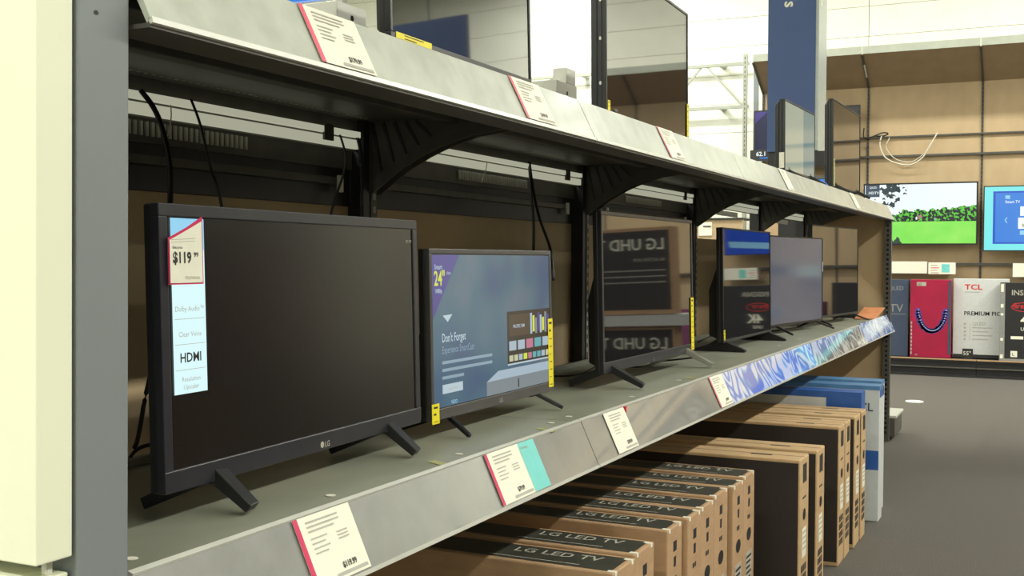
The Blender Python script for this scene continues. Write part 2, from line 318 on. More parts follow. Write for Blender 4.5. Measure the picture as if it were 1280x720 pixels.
# ------------------------------------------------------------------ the long shelving unit
BAY = [1.10, 2.67, 4.22, 5.80, 7.40, 8.80]
UPY = [1.13, 2.62, 4.22, 5.78, 7.25, 8.72]     # back uprights
DX0 = -1.66                                    # back of the decks
BX = -1.74                                     # back panel plane
g = thing('shelving_unit', 'long two-level grey steel shelving run with tan back panels holding televisions', 'shelving', (-1.4, 4.95, 0))
for i in range(5):
    a, b = BAY[i] + .002, BAY[i + 1] - .002
    d = MB(); d.box(DX0, -1.085, a, b, .905, .940, M['deck']); d.box(DX0, DX0 + .02, a, b, .94, .958, M['deck']); d.build('lower_deck', g, .002)
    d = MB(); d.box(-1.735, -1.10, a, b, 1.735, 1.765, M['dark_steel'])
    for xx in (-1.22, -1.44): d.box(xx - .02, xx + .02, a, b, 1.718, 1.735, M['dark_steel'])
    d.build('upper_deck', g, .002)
    # angled price channels
    up = MB(); m_ = M['lip_up']
    up.prism([(-1.095, 1.768), (-1.045, 1.668), (-1.05, 1.660), (-1.105, 1.764)], 'y', a, b, m_)
    up.box(-1.125, -1.045, a, b, 1.655, 1.661, M['dark_steel'])
    up.prism([(-1.042, 1.669), (-1.040, 1.661), (-1.046, 1.659), (-1.048, 1.667)], 'y', a, b, M['edge'])
    up.build('upper_price_channel', g)
    lo = MB(); m_ = M['lip'] if i < 2 else (M['reflect_swirl_blue'] if i in (2, 4) else M['reflect_swirl_grey'])
    if i == 1:
        lo.prism([(-1.080, .940), (-1.030, .832), (-1.035, .826), (-1.090, .936)], 'y', a, 4.0, M['lip']); lo.prism([(-1.080, .940), (-1.030, .832), (-1.035, .826), (-1.090, .936)], 'y', 4.0, b, M['reflect_swirl_blue'])
    elif i == 2:
        lo.prism([(-1.080, .940), (-1.030, .832), (-1.035, .826), (-1.090, .936)], 'y', a, b - .1, m_); lo.prism([(-1.080, .940), (-1.030, .832), (-1.035, .826), (-1.090, .936)], 'y', b - .1, b, M['reflect_swirl_grey'])
    else:
        dz = .012 if i == 4 else 0
        lo.prism([(-1.080, .940 + dz), (-1.030, .832), (-1.035, .826), (-1.090, .936 + dz)], 'y', a, b, m_)
    lo.prism([(-1.088, .946), (-1.078, .943), (-1.080, .938), (-1.090, .938)], 'y', a, b, M['edge'])
    lo.prism([(-1.027, .834), (-1.026, .826), (-1.033, .823), (-1.034, .830)], 'y', a, b, M['edge'])
    lo.box(-1.13, -1.085, a, b, .86, .905, M['dark_steel'])
    lo.build('lower_price_channel', g)
    # back panels, each bay an upper and lower sheet
    top = [1.52, 1.52, 1.50, 1.475, 1.49][i]
    ya, yb = UPY[i] + .035, UPY[i + 1] - .035
    MB().box(BX - .006, BX, ya, yb, .93, top, M['tan']).build('back_panel', g)
    MB().box(BX - .006, BX, ya, yb, .02, .925, M['tan']).build('back_panel', g)
    # upper back rails: white channel with added glow, perforated strip, dim hook bar
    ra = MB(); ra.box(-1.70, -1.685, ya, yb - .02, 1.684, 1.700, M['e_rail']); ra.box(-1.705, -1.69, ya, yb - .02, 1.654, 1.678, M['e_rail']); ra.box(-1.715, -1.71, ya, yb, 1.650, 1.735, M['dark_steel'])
    if i < 3: ra.box(-1.69, -1.682, yb - .19, yb - .15, 1.664, 1.706, M['dark_steel'])
    ra.build('white_rail', g, .001)
    pg = MB()
    n = int((yb - ya) / .022)
    for q in range(n):
        y = ya + q * .022; pg.box(-1.666, -1.660, y, y + .010, 1.7335, 1.736, M['lav'])
    for q in range(int(n * .45)):
        y = ya + .35 * (yb - ya) + q * .017; pg.box(-1.722, -1.716, y, y + .007, 1.615, 1.645, M['ink_grey'])
    pg.build('perforated_strip', g)['kind'] = 'stuff'
    if i < 3:
        hb = MB(); hb.box(-1.735, -1.725, ya, yb, 1.60, 1.655, M['dark_steel']); hb.box(-1.73, -1.715, ya, yb - .08, 1.555, 1.575, M['dark_steel']); hb.box(-1.737, -1.733, ya, yb, 1.50, 1.655, M['black_steel'])
        hb.build('hook_bar', g, .002)
        for yy in ((ya + .25, yb - .09) if i != 1 else (yb - .12,)): MB().box(-1.716, -1.706, yy, yy + .02, 1.535, 1.58, M['rail']).build('white_clip', g, .002)
for i, y in enumerate(UPY):                     # slotted back uprights
    u = MB(); h = 1.86
    u.box(-1.75, -1.69, y - .034, y - .006, 0, h, M['black_steel']); u.box(-1.75, -1.69, y + .006, y + .034, 0, h, M['dark_steel'])
    z = .98
    while z < h - .03:
        u.box(-1.6905, -1.689, y + .014, y + .026, z, z + .018, M['ink_grey']); z += .036
    u.build('upright', g)
    # tapered ribbed bracket plates beneath the upper deck
    if i > 0:
        for s_ in ((-1, 1) if i < 5 else (-1,)):
            yy = y + s_ * .022 + .03
            bk = MB(); bk.prism([(-1.70, 1.735), (-1.70, 1.55), (-1.69, 1.535), (-1.60, 1.598), (-1.53, 1.635), (-1.48, 1.655), (-1.38, 1.685), (-1.12, 1.715), (-1.12, 1.735)], 'y', yy - .004, yy + .004, M['dark_steel'])
            for q in range(5):
                x0 = -1.685 + q * .035; bk.bar((x0, yy - .006, 1.73), (x0 + .03 + q * .004, yy - .006, 1.60 + q * .022), .004, .010, .004, .004, M['black_steel'])
            bk.box(-1.705, -1.69, yy - .012, yy + .012, 1.535, 1.735, M['dark_steel'])
            bk.build('bracket', g)
ep = MB(); ep.box(BX, -1.07, 8.785, 8.80, 0, 1.72, M['tan']); ep = ep.build('end_panel', g)
es = MB(); es.box(-1.105, -1.055, 8.74, 8.785, 0, 1.66, M['dark_steel'])
z = .06
while z < 1.62: es.box(-1.088, -1.072, 8.738, 8.741, z, z + .018, M['hole']); z += .036
es.build('slotted_strip', ep)
MB().box(-1.12, -1.02, 8.80, 9.25, 0.03, .17, M['dark_steel']).box(-1.13, -1.01, 8.80, 9.27, .17, .19, M['edge']).build('base_shoe', g, .003)
# small steel boxes on the uprights above the upper deck
for y0_, y1_, z0_, z1_, mast in ((2.46, 2.60, 1.96, 2.035, 0), (3.915, 4.115, 1.96, 2.04, 2.10)):
    q = MB(); q.box(-1.80, -1.69, y0_, y1_, z0_, z1_, M['edge']); q.disc((-1.6895, (y0_ + y1_) / 2, z0_ + .04), Y3, Z3, .008, .008, M['hole']); q.box(-1.76, -1.72, y0_ + .04, y0_ + .08, 1.765, z0_, M['dark_steel'])
    if mast: q.box(-1.75, -1.69, 4.01, 4.10, z1_, mast, M['edge'])
    q.build('junction_box', g, .003)

# ------------------------------------------------------------------ the grey end post and cream end panels
def lean(z): return (1.36 - z) * -.0125
lt = lambda p: Vector((p.x, p.y + (1.36 - p.z) * -.0085, p.z))
pm = MB(tf=lt); pm.box(-1.74, -1.071, 1.006, 1.090, 0, 2.6, M['post']); pm.disc((-1.0706, 1.034, 1.663), Y3, Z3, .004, .003, M['ink'], 8)
tag(pm.build('end_post', None, .003), 'flat grey steel end panel of the shelving, standing between the cream board and the shelves', 'post')
pm = MB(tf=lt); pm.box(-2.3, -1.075, .946, 1.001, .992, 2.6, M['cream'])
tag(pm.build('cream_panel', None, .002), 'tall cream board filling the left edge, mounted against the grey end panel', 'panel')
pm = MB(tf=lt); pm.box(-2.3, -1.082, .952, 1.001, .1, .972, M['cream']); pm.box(-1.10, -1.09, .975, .985, .972, .992, M['edge'])
tag(pm.build('cream_panel', None, .002), 'lower cream board just under the tall one, its top edge showing at bottom left', 'panel')

# ------------------------------------------------------------------ televisions
BZ = {}
def tv(label, x, y, th, w, h, zd, zb, tilt=1.5, screen='scr_gloss', bez='gloss_bezel', bw=.012, bb=.02, thick=.04, foot='vee', fx=.12, grp=None, toes=(.08, .13), footm='black_plastic', extra=None, full=False):
    th = math.radians(th); cx, cy = x + math.sin(th) * w / 2, y + math.cos(th) * w / 2
    t = thing('television', label, 'television', (cx, cy, zd), math.pi / 2 - th, grp, local=True)
    a = math.radians(tilt); ca, sa = math.cos(a), math.sin(a)
    tf = lambda p: Vector((p.x, p.y * ca + (p.z - zb) * sa, zb + (p.z - zb) * ca - p.y * sa))
    new = lambda: MB(tf=tf)
    x0, x1, z0, z1 = -w / 2, w / 2, zb, zb + h
    f = new(); B = M[bez]; D = .014
    f.box(x0, x1, 0, D, z0, z0 + bb, B); f.box(x0, x1, 0, D, z1 - bw, z1, B); f.box(x0, x0 + bw, 0, D, z0 + bb, z1 - bw, B); f.box(x1 - bw, x1, 0, D, z0 + bb, z1 - bw, B)
    BZ[t] = f.build('bezel', t, .0015)
    s = new(); s.box(x0 + bw, x1 - bw, .003, .012, z0 + bb, z1 - bw, M[screen]); s.build('screen', t)
    r = new(); r.box(x0 + .002, x1 - .002, D, D + .018, z0, z1, M['black_plastic'])
    r.prism([(D + .018, z0 + .01), (D + .018 + thick, z0 + .03), (D + .018 + thick, z0 + h * (.93 if full else .45)), (D + .018, z0 + h * (.985 if full else .72))], 'x', x0 + (.006 if full else .05), x1 - (.006 if full else .05), M['black_plastic'])
    r.build('rear_shell', t, .004)
    FM = M[footm]
    for sgn in (-1, 1):
        fx_ = sgn * (w / 2 - fx); k = MB()
        if foot == 'vee':        # broad tapered legs
            k.bar((fx_, .012, zb + .012), (fx_ + .01, -toes[0], .010), .034, .024, .030, .016, FM)
            k.bar((fx_, .012, zb + .012), (fx_ - .03, toes[1], .010), .034, .026, .030, .020, FM)
            k.box(fx_ - .018, fx_ + .018, .002, .03, zb - .005, zb + .03, FM)
        elif foot == 'thin':
            k.bar((fx_, .02, zb + .006), (fx_ + sgn * .03, -toes[0], .006), .012, .012, .010, .010, FM)
            k.bar((fx_, .02, zb + .006), (fx_ + sgn * .0, toes[1], .006), .012, .012, .010, .010, FM)
            k.box(fx_ - .03, fx_ + .03, .010, .03, zb - .006, zb + .012, FM)
        else:                    # wing-shaped block foot
            k.prism([(-toes[0], 0), (-toes[0], .008), (-.02, .035), (.01, zb + .01), (.05, zb + .01), (.08, .03), (toes[1], .008), (toes[1], 0)], 'x', fx_ - .016, fx_ + .016, FM)
        k.build('foot', t, .002)
    if extra: extra(t, new, x0, x1, z0, z1)
    return t
def sticker(t, new, xa, xb, za, zb, rows=6, m='yellow', y=-.0012, name='energy_label', wrap=0):
    s = new(); s.box(xa, xb, y, y + .001, za, zb, M[m]); w = xb - xa; h = zb - za
    for q in range(rows):
        zz = zb - h * (q + .7) / rows; k_ = .30 if q < 2 else .10
        s.quad((xa + w * .22, y - .0003, zz), (xb - w * (.24 + .2 * (q % 3 == 1)), y - .0003, zz), (xb - w * (.24 + .2 * (q % 3 == 1)), y - .0003, zz + h / rows * k_), (xa + w * .22, y - .0003, zz + h / rows * k_), M['ink'])
    return s.build(name, t)
FZ = (0, 0, 1)
def ex1(t, new, x0, x1, z0, z1):
    s = new(); a, b = x0 + .028, x0 + .108; top, bot = z1 - .022, z0 + .150; y = .0015
    s.quad((a, y, bot), (b, y, bot), (b, y, top), (a, y, top), M['e_white'])
    s.quad((a, y - .0002, top - .05), (b, y - .0002, top - .05), (b, y - .0002, top), (a, y - .0002, top), M['e_sky'])
    c = (a + b) / 2; H = top - bot
    for q, (tx, sz, bo) in enumerate((('Dolby Audio™', .0115, 0), ('Clear Voice', .0115, 0), ('HDMI', .021, .02))):
        s.text(tx, (c, y - .0004, bot + H * (.47 - q * .145)), X3, Z3, sz, M['ink'] if q == 2 else M['ink_grey'], 'CENTER', bo)
    s.text('Resolution', (c, y - .0004, bot + H * .07), X3, Z3, .0105, M['ink_grey'], 'CENTER'); s.text('Upscaler', (c, y - .0004, bot + H * .025), X3, Z3, .0105, M['ink_grey'], 'CENTER')
    for q in range(3):
        zz = bot + H * (.425 - q * .145); s.quad((a + .004, y - .0003, zz), (b - .004, y - .0003, zz), (b - .004, y - .0003, zz + .0008), (a + .004, y - .0003, zz + .0008), M['ink_grey'])
    s.build('lit_feature_strip', t)
    s = new(); s.text('LG', (.035, -.0006, z0 + .006), X3, Z3, .015, M['lav'], 'CENTER', .01); s.disc((.018, -.0006, z0 + .0115), X3, Z3, .006, .006, M['lav']); s.build('logo', BZ[t])
    s = new(); s.text('HD TV', (x1 - .05, .0022, z1 - .05), X3, Z3, .009, M['ink_grey']); s.build('corner_lettering', t)
DZ = .942
tv1 = tv('black television nearest the grey post, dark screen with lit feature strip and price card', -1.212, 1.307, -2.6, .84, .448, DZ, .053, 1.6, 'scr_matte', 'gloss_bezel', .020, .034, .035, 'vee', .135, toes=(.055, .13), extra=ex1)
def ex2(t, new, x0, x1, z0, z1):
    s = new(); y = .0018; w = x1 - x0; a, b, c, d = x0 + .014, x1 - .012, z0 + .028, z1 - .014
    U = lambda u: a + (b - a) * u
    V = lambda v: d - (d - c) * v
    def q(u0, v0, u1, v1, m, k=1): s.quad((U(u0), y - .0002 * k, V(v1)), (U(u1), y - .0002 * k, V(v1)), (U(u1), y - .0002 * k, V(v0)), (U(u0), y - .0002 * k, V(v0)), M[m])
    q(0, 0, 1, 1, 'e_page', 0)
    s.add([(U(0), y - .0002, V(0)), (U(0), y - .0002, V(.42)), (U(.20), y - .0002, V(0))], [(0, 1, 2)], M['e_purple'])
    T = lambda tx, u, v, sz, m, bo=0, sx=1: s.text(tx, (U(u), y - .0006, V(v)), X3, Z3, sz, M[m], 'LEFT', bo, sx)
    T('Smart', .015, .095, .016, 'e_text', .01); T('24"', .012, .20, .048, 'e_lime', .02, .8); T('class', .1, .13, .012, 'e_text'); T('1080p', .015, .25, .014, 'e_text', .01)
    s.add([(U(.07), y - .0003, V(.40)), (U(.14), y - .0003, V(.395)), (U(.105), y - .0003, V(.445))], [(0, 1, 2)], M['e_text'])
    T("Don't Forget", .06, .575, .029, 'e_text', .012, .78); T('Experience SmartCast', .06, .65, .024, 'e_dimtext', 0, .75)
    for i, (u1) in enumerate((.45, .45, .22)): q(.06, .70 + i * .05, u1, .72 + i * .05, 'e_dimtext')
    q(.06, .855, .21, .915, 'e_text'); s.text('Learn More', (U(.135), y - .0008, V(.895)), X3, Z3, .009, M['ink_grey'], 'CENTER')
    q(.585, .415, 1.0, .80, 'e_dark'); q(.60, .44, .79, .60, 'e_brown', 2); s.text('PACIFIC RIM', (U(.69), y - .0009, V(.54)), X3, Z3, .013, M['e_text'], 'CENTER', .01)
    for i in range(8): q(.80 + i * .024, .44 + .02 * (i % 3), .82 + i * .024, .60 - .015 * (i % 2), ('e_tile', 'e_lime', 'e_counter', 'e_purple')[i % 4], 2)
    for i in range(5): q(.60 + i * .08, .635, .665 + i * .08, .705, ('e_tile', 'e_tile', 'e_tile3', 'e_tile2', 'e_tile')[i], 2)
    for i in range(9): q(.60 + i * .044, .74, .635 + i * .044, .785, ('e_tile4', 'e_tile4', 'e_tile', 'e_lime', 'e_tile3', 'e_tile2', 'e_tile2', 'e_tile', 'e_tile4')[i], 2)
    q(.585, .80, 1.0, .812, 'e_text')
    s.add([(U(.40), y - .0002, V(.90)), (U(.50), y - .0002, V(.835)), (U(1), y - .0002, V(.835)), (U(1), y - .0002, V(.90))], [(0, 3, 2, 1)], M['e_tile'])
    q(.40, .90, 1.0, 1.0, 'e_counter'); q(.675, .92, .685, .985, 'e_dark', 2)
    T('VIZIO', .12, .99, .012, 'e_sky')
    s.build('lit_page', t)
    sticker(t, new, x1 - .030, x1 + .002, z0 + .012, z0 + .205, 9); sticker(t, new, x0 - .002, x0 + .032, z0 - .006, z0 + .040, 3)
    s = new(); s.text('LG', (.01, -.0006, z0 + .006), X3, Z3, .016, M['lav'], 'CENTER', .01); s.build('logo', BZ[t])
tv2 = tv('smaller television with lit Experience SmartCast page and yellow labels', -1.262, 2.217, -.15, .695, .397, DZ, .043, 1.4, 'scr_matte', 'grey_bezel', .012, .026, .035, 'thin', .10, toes=(.06, .14), extra=ex2)
def ex3(t, new, x0, x1, z0, z1):
    sticker(t, new, x1 - .034, x1 + .002, z0 + .010, z0 + .215, 10)
    s = new(); s.text('LG', (0, -.0006, z0 + .004), X3, Z3, .012, M['lav'], 'CENTER'); s.build('logo', BZ[t])
tv3 = tv('dark glossy television mirroring stacked cartons, one yellow strip label at its right edge', -1.268, 3.325, .6, .97, .520, DZ, .052, 1.4, 'scr_gloss', 'gloss_bezel', .014, .034, .04, 'vee', .085, toes=(.10, .14), extra=ex3)
for c in tv3.children:
    if c.name.startswith('foot') and c.location.x > 0:
        c.data.materials[0] = M['silver']; c['label'] = 'silver lit foot'
def ex4(t, new, x0, x1, z0, z1): sticker(t, new, x0 + .006, x0 + .026, z0 + .012, z0 + .058, 3)
tv4 = tv('black television with wide black wing foot, blue glow along the top of its screen', -1.315, 4.958, .8, .906, .523, DZ, .040, 1.0, 'scr_gloss', 'black_plastic', .008, .012, .05, 'wing', .05, toes=(.09, .15), extra=ex4)
def ex5(t, new, x0, x1, z0, z1):
    s = new(); s.box(x1 - .009, x1 - .003, -.0008, 0, z0 + .30, z0 + .36, M['white']); s.build('edge_sticker', t)
tv5 = tv('television with pale blue-grey screen, behind the one with the wing foot', -1.365, 6.11, 8, .9, .505, DZ, .046, .5, 'scr_soft', 'black_plastic', .008, .014, .04, 'thin', .12, toes=(.10, .12), extra=ex5)
tv6 = tv('farthest television on the lower shelf, dark screen next to the tan end panel', -1.325, 7.107, 7.6, 1.0, .593, DZ, .045, .5, 'scr_gloss', 'black_plastic', .008, .014, .04, 'thin', .12, toes=(.10, .14))
UZ = 1.767
def exA(t, new, x0, x1, z0, z1):
    sticker(t, new, x0 + .02, x0 + .17, z0 + .001, z0 + .014, 2)
tvA = tv('glossy dark television on the top shelf, nearest the camera, cut off by the frame', -1.24, 2.0, 0, .705, .46, UZ, .054, 1.5, 'scr_gloss', 'black_plastic', .010, .012, .035, 'thin', .10, toes=(.045, .13), extra=exA)
def exB(t, new, x0, x1, z0, z1):
    sticker(t, new, x1 - .022, x1 + .004, z0 + .004, z0 + .155, 8); sticker(t, new, x0 + .012, x0 + .034, z0 + .012, z0 + .048, 3)
    s = new(); 
    for zz in (.1, .24, .36, .5): s.disc((x0 - .0005 + .0, .02, z0 + zz), (0, 1, 0), Z3, .004, .006, M['edge'])
    s.build('side_screws', t)
tvB = tv('large glossy television in the middle of the top shelf, yellow strip on its right edge', -1.255, 3.30, -1.5, .97, .508, UZ, .045, .6, 'scr_gloss', 'black_plastic', .010, .012, .022, 'vee', .10, extra=exB, full=True)
def exC(t, new, x0, x1, z0, z1):
    s = new(); s.box(x0 - .002, x0 + .003, .004, .03, z0 + .02, z0 + .10, M['white']); s.build('side_sticker', t)
    s = new(); y = .0018; m_ = x0 + .6 * (x1 - x0); s.quad((x0 + .01, y, z0 + .014), (m_, y, z0 + .014), (m_, y, z1 - .01), (x0 + .01, y, z1 - .01), M['e_pale']); s.quad((m_, y, z0 + .014), (x1 - .01, y, z0 + .014), (x1 - .01, y, z1 - .01), (m_, y, z1 - .01), M['e_teal']); s.build('painted_reflection', t)  # reflection on this screen put in as two glowing colours
tvC = tv('television with pale green-blue screen on the top shelf in front of the blue column', -1.226, 5.80, 2.0, .69, .374, UZ, .045, .5, 'scr_gloss', 'black_plastic', .008, .010, .022, 'vee', .10, extra=exC, full=True)
def exD(t, new, x0, x1, z0, z1): sticker(t, new, x0 + .008, x0 + .05, z0 + .0, z0 + .17, 6, 'tape')
tvD = tv('farthest television on the top shelf, reflecting the tan display wall', -1.194, 7.04, 1.5, .93, .536, UZ, .045, .5, 'scr_gloss', 'black_plastic', .008, .010, .022, 'vee', .10, extra=exD, full=True)

# price card clipped over the corner of the first television
def plocal(t, p):  # local to world for a root rotated about z
    return Matrix.Translation(t.location) @ Euler(t.rotation_euler).to_matrix().to_4x4() @ Vector(p)
tt = math.radians(1.6)
cb = MB(tf=lambda p: plocal(tv1, (p.x, p.y * math.cos(tt) + (p.z - .053) * math.sin(tt), p.z)))
x0 = -.42; zt = .501
xl, xr = x0 + .014, x0 + .096; zb_ = zt - .126
cb.add([(xl, -.0055, zb_), (xr, -.0055, zb_), (xr, -.0055, zt - .018), (xl + .045, -.0055, zt - .036), (xl, -.0055, zt - .054), (xl, -.005, zb_), (xr, -.005, zb_), (xr, -.005, zt - .018), (xl + .045, -.005, zt - .036), (xl, -.005, zt - .054)], [(0, 1, 2, 3, 4), (9, 8, 7, 6, 5), (0, 5, 6, 1), (1, 6, 7, 2), (2, 7, 8, 3), (3, 8, 9, 4), (4, 9, 5, 0)], M['pink'])
cb.add([(xl + .002, -.0065, zb_ + .0025), (xr - .003, -.0065, zb_ + .0025), (xr - .003, -.0065, zt - .026), (xl + .045, -.0065, zt - .040), (xl + .002, -.0065, zt - .057)], [(0, 1, 2, 3, 4)], M['white'])
cb.text('$119', (xl + .008, -.0070, zt - .092), X3, Z3, .024, M['ink'], 'LEFT', .03, .9); cb.text('99', (xl + .058, -.0070, zt - .083), X3, Z3, .011, M['ink'], 'LEFT', .02)
cb.text('Sale price', (xl + .008, -.0070, zt - .070), X3, Z3, .006, M['ink']); cb.text('TELEVISION', (xl + .036, -.0070, zt - .118), X3, Z3, .0068, M['ink_grey'])
for q in range(2): cb.quad((xl + .006, -.0068, zt - .060 - q * .004 + .003), (xr - .02, -.0068, zt - .057 - q * .004 + .003), (xr - .02, -.0068, zt - .0562 - q * .004 + .003), (xl + .006, -.0068, zt - .0592 - q * .004 + .003), M['ink_grey'])
tag(cb.build('price_card'), 'pink-bordered $119.99 price card hung over corner of the nearest television', 'price card')

# ------------------------------------------------------------------ shelf price tags
def shelf_tag(label, y0, y1, upper=False, stripe='pink', aqua=0, price='', grp=None, body='white'):
    if upper: top, bot = Vector((-1.0935, 0, 1.768)), Vector((-1.0445, 0, 1.671))
    else: top, bot = Vector((-1.0785, 0, .9405)), Vector((-1.0300, 0, .836))
    d = bot - top; n = Vector((-d.z, 0, d.x)).normalized(); n = n if n.x > 0 else -n
    s = MB()
    P = lambda u, v, k: (top + d * v + n * (.001 + .0005 * k)) + Vector((0, y0 + (y1 - y0) * u, 0))
    Q = lambda u0, v0, u1, v1, m, k: s.quad(P(u0, v1, k), P(u1, v1, k), P(u1, v0, k), P(u0, v0, k), M[m])
    Q(0, 0, 1, 1, body, 1)
    vv = [P(0, 1, 0), P(1, 1, 0), P(1, 0, 0), P(0, 0, 0)]; s.add(vv, [(3, 2, 1, 0)], M['white'])
    w = y1 - y0
    su = .012 / w
    if stripe: Q(0, 0, su, 1, stripe, 2)
    e = 1 - aqua / w
    if aqua: Q(e, 0, 1, 1, 'aqua', 2); 
    dn = d.normalized(); um = (0, 1, 0); vm = -dn
    lw = (e - su)
    if aqua: s.text('Television', P(e + .02, .14, 3), um, vm, .010, M['ink_grey'])
    for q in range(3): Q(su + lw * .12, .08 + q * .065, su + lw * (.72 - .12 * (q == 2)), .105 + q * .065, 'ink_grey', 3)
    for q in range(4): Q(su + lw * .12, .32 + q * .07, su + lw * (.42 - .06 * (q % 2)), .34 + q * .07, 'ink_grey', 3)
    for q in range(3): Q(su + lw * .6, .34 + q * .05, su + lw * .8, .36 + q * .05, 'ink_grey', 3)
    if price: s.text(price, P(su + lw * .50, .86, 3), um, vm, .0135, M['ink'], 'LEFT', .03, .9)
    Q(su + lw * .35, .91, su + lw * .95, .96, 'ink_grey', 3)
    return tag(s.build('price_tag'), label, 'price tag', grp)
shelf_tag('white price tag with pink stripe in the lower channel, nearest the grey post', 1.442, 1.600, price='$119.99')
shelf_tag('white price tag beside an aqua panel in the lower channel', 2.112, 2.362, aqua=.085, price='$79.99')
shelf_tag('white price tag in the lower channel just past the first seam', 2.82, 2.98, stripe=None, price='$279.99')
shelf_tag('pale pink price tag at the start of the blue swirl strip', 3.86, 4.03, stripe='pinkish', price='$199.99')
shelf_tag('large white price tag with red edge in the upper channel, nearest the camera', 1.478, 1.640, True, 'pinkish', price='$179.99')
shelf_tag('white price tag with pale red edge in the upper channel below the nearest top television', 2.255, 2.42, True, 'pinkish', price='$199.99')
shelf_tag('faint white price tag in the upper channel under the middle top television', 3.30, 3.46, True, 'pinkish', price='$229.99')
shelf_tag('narrow white price tag in the upper channel in front of the blue column', 5.02, 5.16, True, None)
shelf_tag('farthest white price tag in the upper channel near its end', 7.0, 7.16, True, None)
s = MB(); s.box(-1.079, -1.072, 2.985, 2.995, .925, .942, M['red']); tag(s.build('tag_clip'), 'tiny red clip at the top corner of the tag past the first seam', 'clip')

# dots and tape bits on the lower deck
for i, (x, y) in enumerate([(-1.134, 1.631), (-1.131, 2.102), (-1.142, 1.164), (-1.137, 2.609), (-1.142, 2.737), (-1.137, 3.224), (-1.146, 3.737), (-1.178, 5.484), (-1.177, 5.979)]):
    names = ['below the first television', 'near the gap between the first two televisions', 'beside the grey post', 'left of a pair by the second television', 'right of a pair by the second television', 'in front of the third television', 'near the silver foot', 'before the pale blue-grey television', 'farthest along the deck']
    s = MB(); s.disc((x, y, .9415), X3, Y3, .009, .009, M['white']); s.disc((x, y, .9405), X3, Y3, .0095, .0095, M['white'])
    tag(s.build('round_sticker'), 'small white round dot on the lower deck, ' + names[i], 'sticker')
for i, (x, y) in enumerate([(-1.118, 1.983), (-1.105, 2.491), (-1.128, 3.82)]):
    s = MB(); s.add([(x - .028, y + .01, .9412), (x + .03, y - .02, .9412), (x + .033, y + .004, .9412), (x - .02, y + .03, .9412)], [(0, 1, 2, 3)], M['tape'])
    tag(s.build('tape_bit'), 'yellowish bit of tape on the deck edge ' + ['between the first two televisions', 'under the second television', 'by the silver foot'][i], 'tape')

# ------------------------------------------------------------------ cables
def smooth(pts, n=6):
    P = [Vector(p) for p in pts]; P = [P[0]] + P + [P[-1]]; out = []
    for i in range(1, len(P) - 2):
        for k in range(n):
            t = k / n; a, b, c, d = P[i - 1], P[i], P[i + 1], P[i + 2]
            out.append(.5 * ((2 * b) + (-a + c) * t + (2 * a - 5 * b + 4 * c - d) * t * t + (-a + 3 * b - 3 * c + d) * t ** 3))
    return out + [P[-2]]
def cable(label, pts, r=.004, m='cable'):
    return tag(MB().tube(smooth(pts), r, M[m], 7).build('cable'), label, 'cable')
HW = Vector((0, 0, 1.36))
def at(u, v, ax, val):                 # a point of a known plane seen at this place
    d = R @ Vector((u - 640, v - 360, 1398)); i = 'xyz'.index(ax); return HW + d * ((val - HW[i]) / d[i])
cable('thick black cable hanging behind the left end of the nearest television', [at(176, 113, 'x', -1.63), at(195, 140, 'x', -1.60), at(208, 180, 'x', -1.55), at(213, 215, 'x', -1.5), at(213, 255, 'x', -1.45), at(210, 330, 'x', -1.42)], .0055)
cable('thin black cable hanging to the top of the nearest television', [at(239, 125, 'x', -1.66), at(250, 155, 'x', -1.6), at(262, 205, 'x', -1.5), at(272, 235, 'x', -1.45), at(280, 275, 'x', -1.35), at(284, 320, 'x', -1.33)], .003)
cable('black cable curving left in front of the first upright', [at(422, 160, 'x', -1.70), at(431, 190, 'x', -1.66), at(430, 215, 'x', -1.6), at(415, 262, 'x', -1.5), at(408, 320, 'x', -1.4)], .003)
cable('black cable running straight down the first upright', [at(443, 163, 'x', -1.70), at(450, 185, 'x', -1.68), at(452, 225, 'x', -1.67), at(450, 290, 'x', -1.66), at(449, 420, 'x', -1.65)], .005)
cable('left black cable of the pair dropping to the lit television', [at(661, 203, 'x', -1.70), at(664, 240, 'x', -1.6), at(667, 275, 'x', -1.5), at(667, 312, 'x', -1.4), at(667, 350, 'x', -1.36)], .0045)
cable('right black cable of the pair dropping to the lit television', [at(662, 203, 'x', -1.69), at(667, 240, 'x', -1.6), at(675, 275, 'x', -1.5), at(688, 312, 'x', -1.4), at(692, 350, 'x', -1.36)], .0045)
cable('black cable coming down to the deck left of the nearest television', [at(204, 400, 'x', -1.48), at(192, 450, 'x', -1.5), at(181, 500, 'x', -1.52), at(173, 545, 'x', -1.52), at(168, 560, 'x', -1.53)], .0045)
def deckc(label, uv, r=.0035, lift=()):
    pts = [at(u, v, 'z', .948 + (dz if dz else 0)) for u, v, dz in uv]; return cable(label, pts, r)
deckc('black cable looping on the deck by the grey post', [(205, 562, .02), (188, 556, .04), (170, 563, .03), (160, 577, .0), (152, 594, .0)], .004)
deckc('upper black cable loop on the deck between second and third televisions', [(694, 428, .03), (704, 424, .03), (712, 436, .02), (722, 434, .02), (735, 430, .03), (750, 427, .04)])
deckc('middle black cable on the deck behind the third television', [(694, 446, .0), (715, 444, .0), (735, 438, .0), (756, 433, .01)])
deckc('lower black cable lying on the deck left of the third television', [(690, 470, 0), (710, 470, 0), (730, 466, 0), (744, 458, 0)])
deckc('short black cable behind the wing-footed television', [(872, 428, .02), (880, 424, .03), (890, 420, .02), (898, 425, .01)], .003)
deckc('black cable trailing under the third television', [(785, 459, 0), (805, 458, 0), (825, 452, 0), (850, 449, .01), (866, 447, .02)], .0035)
deckc('black cable behind the farthest televisions', [(965, 414, 0), (985, 411, .01), (1005, 408, 0), (1030, 402, .01), (1055, 398, 0)], .004)
